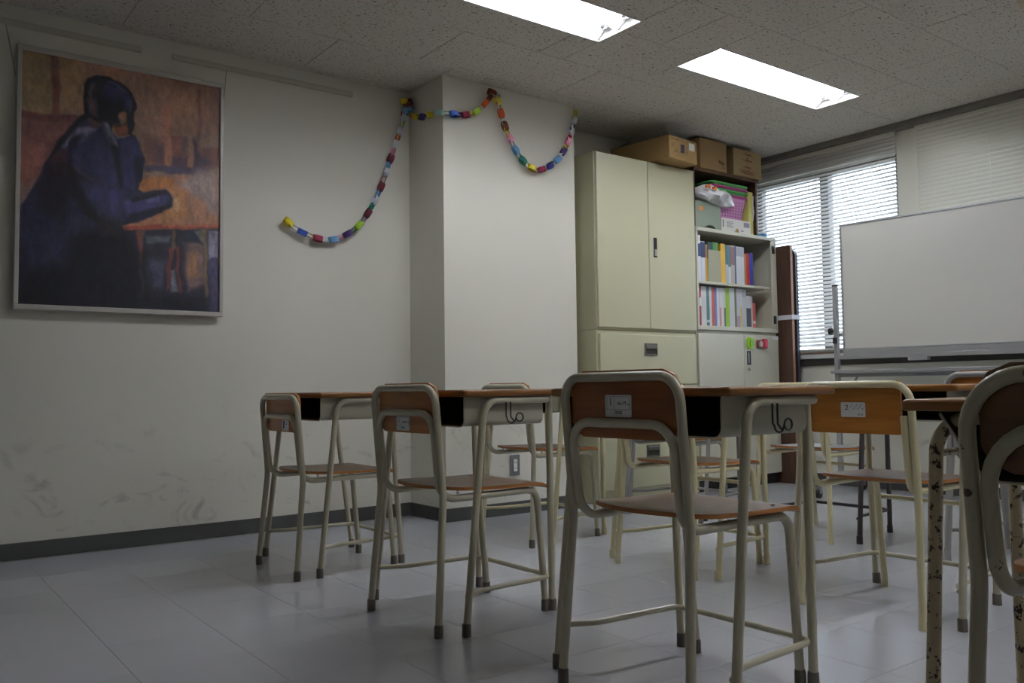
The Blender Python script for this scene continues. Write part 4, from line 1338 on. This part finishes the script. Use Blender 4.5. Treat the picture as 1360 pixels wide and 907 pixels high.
# grey-green case
t = thing('storage_case', 'grey-green plastic case with an orange sticker, under the plastic bag', 'case', (4.742, Yf, OZ0 + .0006))
out = rrect(-.125, 0, .145, .192, [.012, .012, .02, .01], 3)
cut_ = [(-.03, 0)] + [(.03 + .06 * -math.cos(a), .032 * math.sin(a)) for a in np.linspace(0, PI, 9)] + [(.09, 0)]
body = [(-.125, .0), (-.03, 0)] + [(.03 - .06 * math.cos(a), .03 * math.sin(a)) for a in np.linspace(.1, PI - .1, 9)] + [(.145, 0), (.145, .165), (.12, .188), (-.11, .196), (-.125, .185)]
m_case = mat('case_grey_green', srgb(132, 142, 124), .5)
obj('front_panel', G().prism(body, 0, .02, 'y'), m_case, t)
obj('shell', G().box((-.12, .0205, 0), (.14, .27, .182), .012, 2), m_case, t)
obj('sticker', G().box((-.085, -.001, .125), (-.045, -.0003, .155)), mat('sticker_orange', srgb(206, 130, 48), .6), t, smooth=0)
# plastic bag slumped over the case
g = G()
rs = np.random.RandomState(11)
nu, nv = 34, 16
vv = []
for i in range(nu + 1):
    for j in range(nv):
        u = i / nu; a = 2 * PI * j / nv
        r = (.080 - .030 * u) * math.sin(PI * min(1, max(0, u * .94 + .03))) ** .5
        cxp = .015 + .405 * u; czp = .062 - .012 * u - .045 * u * u
        wv = 1 + .16 * math.sin(3 * a + 9 * u) + .12 * math.sin(7 * a - 14 * u) + .10 * rs.rand()
        vv.append(g.bm.verts.new((cxp, .10 + r * 1.35 * math.cos(a) * wv, czp + r * .85 * math.sin(a) * wv)))
for i in range(nu):
    for j in range(nv):
        g.bm.faces.new((vv[i * nv + j], vv[i * nv + (j + 1) % nv], vv[(i + 1) * nv + (j + 1) % nv], vv[(i + 1) * nv + j]))
g.bm.faces.new([vv[j] for j in range(nv)][::-1]); g.bm.faces.new([vv[nu * nv + j] for j in range(nv)])
mb = mat('plastic_bag_white', srgb(236, 236, 240), .3, bump=.9, bump_scale=22)
bag = tag(obj('plastic_bag', g, mb, None, (4.602, Yf - .095, OZ0 + .197), (0, 0, 0), 60), 'crumpled white plastic bag with orange print, lying on the grey-green case', 'bag')
g = G()
for (x, z, w, h) in ((.028, .088, .05, .03), (.10, .084, .04, .026)):
    g.tube([(x, .0 + .008, z - .012), (x + w * .5, .0, z - .006), (x + w, .012, z - .016)], [.009, .012, .006], 8)
obj('orange_print', g, mat('print_orange', srgb(222, 120, 50), .5), bag)
# white carton with the baskets on it
t = thing('printed_carton', 'low white printed carton under the stacked baskets', 'box', (5.052, Yf - .005, OZ0 + .0006))
obj('carton', G().box((-.165, 0, 0), (.165, .28, .098), .002, 1), mat('carton_white', srgb(214, 208, 198), .6), t)
g = G()
for k in range(5):
    g.box((-.11, -.0008, .034 + k * .010), (-.03 - .01 * (k % 3), -.0002, .038 + k * .010))
g.box((-.152, -.0008, .03), (-.138, -.0002, .085)); g.box((.085, -.0008, .05), (.15, -.0002, .085)); g.box((.05, -.0008, .016), (.08, -.0002, .024))
obj('print', g, mat('carton_print', srgb(132, 126, 134), .6), t, smooth=0)
obj('tab', G().prism([(-.02, .0), (.03, .0), (.026, .02), (.012, .034), (-.002, .03)], -.001, -.0002, 'y'), M_CARD, t, smooth=0)
# baskets nested in one another
M_PINK = mat('basket_pink', srgb(198, 128, 178), .45)
M_MAG = mat('basket_magenta', srgb(172, 56, 120), .45)
M_GRN = mat('basket_green', srgb(84, 168, 84), .45)


def basket(label, z, h, mbody, mrim, holes_, x=5.005):
    t = thing('plastic_basket', label, 'basket', (x, Yf + .145, z), 0, 'stacked plastic baskets')
    w, d = .196, .138
    g = G()
    th = .003
    k = .74      # narrower foot, set off to one side
    sh = .042
    def ring(f, zz, ins):
        o_ = sh * (1 - zz / h)
        return rrect(o_ - (w * f - ins), -(d * f - ins), o_ + (w * f - ins), (d * f - ins), .03, 4)
    lev = [(k, 0), (k, .006), (1.0, h)]
    prev = None
    for f, zz in lev[1:]:
        cur = [g.bm.verts.new((u, v, zz)) for u, v in ring(f, zz, 0)]
        if prev:
            for i in range(len(cur)):
                j = (i + 1) % len(cur)
                g.bm.faces.new((prev[i], prev[j], cur[j], cur[i]))
        else:
            g.bm.faces.new(cur[::-1])
        prev = cur
    prev = None
    for f, zz in lev[1:]:
        cur = [g.bm.verts.new((u, v, zz + (th if prev is None else 0))) for u, v in ring(f, zz, th)]
        if prev:
            for i in range(len(cur)):
                j = (i + 1) % len(cur)
                g.bm.faces.new((prev[j], prev[i], cur[i], cur[j]))
        else:
            g.bm.faces.new(cur)
        prev = cur
    obj('body', g, mbody, t)
    out = ring(1.03, h, 0)
    g = G()
    pts = [(u, v, h) for u, v in out]
    g.tube(pts, .0095, 8, closed=True)
    obj('rim', g, mrim, t)
    if holes_:
        g = G()
        for r in range(6):
            zz = .03 + r * .02
            f = k + (1 - k) * zz / h
            for c in range(9):
                xx = (-.8 + .2 * c) * w * f * .92 + sh * (1 - zz / h)
                yy = -d * f
                g.box((xx - .0045, yy - .0012, zz - .0038), (xx + .0045, yy - .0002, zz + .0038))
        obj('holes', g, mat('basket_hole_dark', srgb(86, 52, 86), .7), t, smooth=0)['kind'] = 'stuff'
    return t


zb0 = OZ0 + .0995
basket('pink basket with rows of small holes, lowest of the nested baskets', zb0, .17, M_PINK, M_MAG, True)
basket('green basket rim next above the pink holed basket', zb0 + .034, .17, M_GRN, M_GRN, False)
basket('magenta basket rim between two green baskets', zb0 + .058, .17, M_PINK, M_MAG, False)
basket('topmost green basket of the nested baskets', zb0 + .084, .17, M_GRN, M_GRN, False)
t = thing('document_case', 'upright yellow-green document case in clear wrap beside the baskets', 'file case', (5.246, Yf + .012, OZ0 + .0005))
obj('case', G().box((-.03, 0, 0), (.03, .22, .33), .006, 2), mat('case_yellow', srgb(196, 192, 110), .5), t)
obj('wrap_fold', G().tube([(.018, -.003, .11), (.024, -.006, .18), (.02, -.004, .24), (.026, -.005, .3)], [.003, .006, .004, .005], 7), mb, t)
# roll of blue tape on the right end
t = thing('tape_roll', 'blue roll lying on the right end of the bookshelf top', 'tape', (5.385, CY + .07, ZS + .0012))
m_bt = mat('tape_blue', srgb(60, 122, 176), .45)
g = G()
n = 28
A = [[(r * math.cos(2 * PI * k / n), r * math.sin(2 * PI * k / n), z) for k in range(n)] for r, z in ((.055, 0), (.055, .026), (.04, .026), (.04, 0))]
V = [[g.bm.verts.new(p) for p in ring_] for ring_ in A]
for a in range(4):
    for k in range(n):
        g.bm.faces.new((V[a][k], V[a][(k + 1) % n], V[(a + 1) % 4][(k + 1) % n], V[(a + 1) % 4][k]))
obj('roll', g, m_bt, t)
g = G()
V = [[g.bm.verts.new((r * math.cos(2 * PI * k / n), r * math.sin(2 * PI * k / n), z)) for k in range(n)] for r, z in ((.0395, .0005), (.0395, .0255), (.036, .0255), (.036, .0005))]
for a in range(4):
    for k in range(n):
        g.bm.faces.new((V[a][k], V[a][(k + 1) % n], V[(a + 1) % 4][(k + 1) % n], V[(a + 1) % 4][k]))
obj('core', g, M_CARD, t)


# ------------------------------------------------------------------ cardboard boxes near the ceiling
def carton(label, x, y, z, w, d, h, m, rz=0.0):
    t = thing('cardboard_box', label, 'box', (x, y, z), rz, 'cardboard boxes on the cupboards')
    b = obj('carton', G().box((-w / 2, 0, 0), (w / 2, d, h), .003, 1), m, t)
    obj('flap', G().box((-w / 2 + .003, .002, h + .0002), (w / 2 - .003, d / 2 - .001, h + .003)), m, t, smooth=0)
    obj('flap', G().box((-w / 2 + .003, d / 2 + .001, h + .0002), (w / 2 - .003, d - .002, h + .003)), m, t, smooth=0)
    return t


M_PRINTB = mat('print_brown', srgb(96, 66, 46), .7)
M_PRINTN = mat('print_navy', srgb(44, 46, 72), .7)
t = carton('cardboard box with navy square and white sticker, jutting over the cupboard edge', 4.338, 3.86, Z_TOP + .0012, .316, .50, .150, M_CARD, .12)
g = G()
g.box((-.028, -.0012, .052), (.014, -.0003, .108))
obj('print_square', g, M_PRINTN, t, smooth=0)
obj('sticker', G().box((.065, -.0014, .085), (.13, -.0003, .135)), M_LABEL, t, smooth=0)
text('print', 'LI', .040, M_PRINTB, t, (-.118, -.0008, .092), FACE_FRONT, .9)
text('print', 'LX', .036, M_PRINTB, t, (-.085, -.0008, .055), FACE_FRONT, .9)
g = G()
for k in range(6):
    g.box((-.14 + k * .016, -.0012, .128), (-.13 + k * .016, -.0003, .134))
for k in range(4):
    g.box((.03, -.0012, .05 + k * .014), (.05, -.0003, .055 + k * .014))
obj('print_marks', g, M_PRINTB, t, smooth=0)
t = carton('tall dull cardboard box, middle one of the three under the ceiling', 4.800, CY + .005, OZ1 + .0012, .29, .33, .216, M_CARD2)
g = G()
rnd = random.Random(5)
for k in range(10):
    xx = .055 + .006 * k; zz = .062 - .0015 * k
    g.box((xx, -.0012, zz), (xx + .0045, -.0003, zz + .02 + .006 * math.sin(k * 2.3)))
g.box((.085, -.0012, .028), (.125, -.0003, .032))
obj('print_marks', g, M_PRINTB, t, smooth=0)
t = carton('pale cardboard box with brown lines of print, rightmost under the ceiling', 5.170, CY - .005, OZ1 + .0012, .322, .34, .195, M_CARD3)
g = G()
for (z, a, b) in ((.165, -.045, .045), (.16, -.02, .06), (.14, -.012, .016), (.13, -.012, .016), (.12, -.06, .05), (.114, -.03, .065), (.094, -.008, .008), (.07, -.05, .04), (.064, -.03, .05), (.044, -.09, .03), (.034, -.07, .08), (.026, -.09, .06), (.018, -.05, .085)):
    n = int((b - a) / .012)
    for k in range(n):
        g.box((a + k * .012, -.0012, z), (a + k * .012 + .009, -.0003, z + .006))
obj('print_lines', g, mat('print_red_brown', srgb(122, 70, 44), .7), t, smooth=0)
t = thing('clear_wrapper', 'crumpled clear grey plastic wrapper behind the leftmost box', 'plastic', (4.36, 4.375, Z_TOP + .0012))
g = G()
g.tube([(-.14, -.04, .19), (-.06, -.05, .222), (.02, -.045, .228), (.09, -.04, .205)], [.006, .012, .014, .006], 8)
g.tube([(-.12, -.04, .002), (-.13, -.04, .10), (-.135, -.04, .19)], [.02, .014, .007], 8)
g.tube([(.10, -.04, .002), (.10, -.04, .11), (.088, -.04, .205)], [.02, .014, .007], 8)
obj('film', g, mat('clear_film', srgb(150, 150, 146), .25), t)


# ------------------------------------------------------------------ magnets on the base cupboard door
def magnet(label, x, z, w, h, m, m2=None):
    t = thing('magnet_clip', label, 'magnet', (x, CY - .0006, z), 0, 'magnets on the base cupboard')
    obj('body', G().prism(rrect(-w / 2, -h / 2, w / 2, h / 2, min(w, h) * .32, 4), -.018, 0, 'y'), m, t)
    obj('grip', G().prism(rrect(-w * .3, -h * .32, w * .3, h * .32, min(w, h) * .22, 4), -.027, -.0182, 'y'), m2 or m, t)
    return t


magnet('lime green magnet clip on the base cupboard door', 5.137, 1.035, .062, .082, mat('magnet_lime', srgb(156, 206, 36), .4), mat('magnet_lime2', srgb(124, 176, 30), .4))
magnet('brown magnet clip between the green and the crimson magnets', 5.245, 1.030, .055, .062, mat('magnet_brown', srgb(120, 66, 48), .4), mat('magnet_silver', srgb(176, 166, 154), .4))
magnet('crimson magnet clip, rightmost of three on the door', 5.304, 1.034, .050, .072, mat('magnet_crimson', srgb(190, 28, 66), .35), mat('magnet_crimson2', srgb(214, 70, 96), .3))

# ------------------------------------------------------------------ folded tables on end beside the window


def long_table(label, x, th, H, face, edge, rnd_, y0=3.872, w=.45):
    t = thing('folding_table', label, 'table', (x, y0, 0), 0, 'folded tables on end')
    g = G()
    out = rrect(0, .0006, w, H, [0.01, 0.01, rnd_, rnd_], 5)
    A = [g.bm.verts.new((0, u, v)) for u, v in out]; B = [g.bm.verts.new((th, u, v)) for u, v in out]
    n = len(out)
    g.bm.faces.new(A[::-1]); g.bm.faces.new(B)
    for i in range(n):
        f = g.bm.faces.new((A[i], A[(i + 1) % n], B[(i + 1) % n], B[i])); f.material_index = 1
    obj('tabletop', g, [face, edge], t, smooth=40)
    return t


long_table('brown folded table standing on end against the bookshelf side', 5.500, .028, 1.775, M_TABLEFACE, M_TABLEEDGE, .01)
long_table('darker folded table on end with blue-black edge, next to the blind', 5.560, .030, 1.752, M_DARKWOOD, M_BLUEEDGE, .055)
g = G()
x0, x1, y0, y1 = 5.4955, 5.5945, 3.867, 4.327
loop = [(x0, y0), (x1, y0), (x1, y1), (x0, y1)]
V = [[g.bm.verts.new((x, y, z)) for x, y in loop] for z in (1.215, 1.25)]
for k in range(4):
    g.bm.faces.new((V[0][k], V[0][(k + 1) % 4], V[1][(k + 1) % 4], V[1][k]))
tag(obj('white_strap', g, mat('strap_white', srgb(216, 218, 224), .5), smooth=0), 'white strap tied round the folded brown tables', 'strap')

# ------------------------------------------------------------------ whiteboard on a wheeled stand
t = thing('whiteboard', 'large white board on a wheeled silver stand before the window', 'whiteboard', (5.2, 3.265, 0), math.radians(-85.1))
BL = 1.82
obj('panel', G().box((0.012, -.008, .965), (BL - .012, .010, 1.782)), M_WBOARD, t, smooth=0)
for a, b in (((0, .953), (BL, .965)), ((0, 1.782), (BL, 1.793)), ((0, .965), (.0118, 1.782)), ((BL - .0118, .965), (BL, 1.782))):
    obj('frame_rail', G().box((a[0], -.014, a[1]), (b[0], .014, b[1]), .002, 1), M_ALU, t)
g = G()
g.box((.0, -.068, .893), (BL, -.015, .899), .001, 1); g.box((.0, -.072, .893), (BL, -.0685, .918), .001, 1); g.box((0, -.0148, .893), (BL, -.004, .9525), .002, 1)
tr_ = obj('pen_tray', g, M_ALUPAINT, t)
obj('tray_slot', G().box((.45, -.0725, .872), (.57, -.03, .8928), .001, 1), M_ALUPAINT, tr_)
for s, x in ((-1, -.05), (1, BL + .05)):
    p = obj('post', G().box((x - .015, -.015, .075), (x + .015, .015, 1.385), .003, 1), M_ALUPAINT, t)
    obj('post_cap', G().box((x - .016, -.016, 1.3855), (x + .016, .016, 1.396), .002, 1), M_BLACK, p)
    xk = x + s * .03
    obj('clamp_knob', G().tube([(x + s * .0155, 0, 1.085), (x + s * .03, 0, 1.085), (x + s * .032, 0, 1.085), (x + s * .05, 0, 1.085)], [.008, .008, .024, .022], 12), M_BLACK, p)
    obj('pivot', G().tube([(x - s * .0155, 0, 1.06), (x - s * .046, 0, 1.06)], .009, 10), M_CHROME, p)
    obj('clamp_block', G().box((x - .014, -.03, 1.00), (x + .014, -.0155, 1.04), .003, 1), M_BLACK, p)
    f = obj('foot', G().tube(fillet([(x, -.30, .072), (x, -.26, .10), (x, .26, .10), (x, .30, .072)], [.05, .05], 4), .017, 10), M_ALUPAINT, t)
    for y in (-.295, .295):
        c = obj('caster', G().tube([(x - .011, y, .028), (x + .011, y, .028)], .027, 16), M_BLACK, f)
        obj('caster_fork', G().box((x - .016, y - .012, .03), (x - .0115, y + .012, .07)).box((x + .0115, y - .012, .03), (x + .016, y + .012, .07)).box((x - .016, y - .012, .066), (x + .016, y + .012, .072)), M_CHROME, f, smooth=0)
obj('cross_bar', G().box((-.075, -.052, .80), (BL + .075, -.0155, .824), .004, 1), M_ALUPAINT, t)
obj('cross_bar', G().box((-.034, -.014, .775), (BL + .034, .014, .799), .003, 1), M_ALUPAINT, t)
for s, x in ((1, -.034), (-1, BL + .034)):
    obj('brace', G().tube([(x, 0, .62), (x + s * .12, 0, .776)], .008, 8), M_ALUPAINT, t)
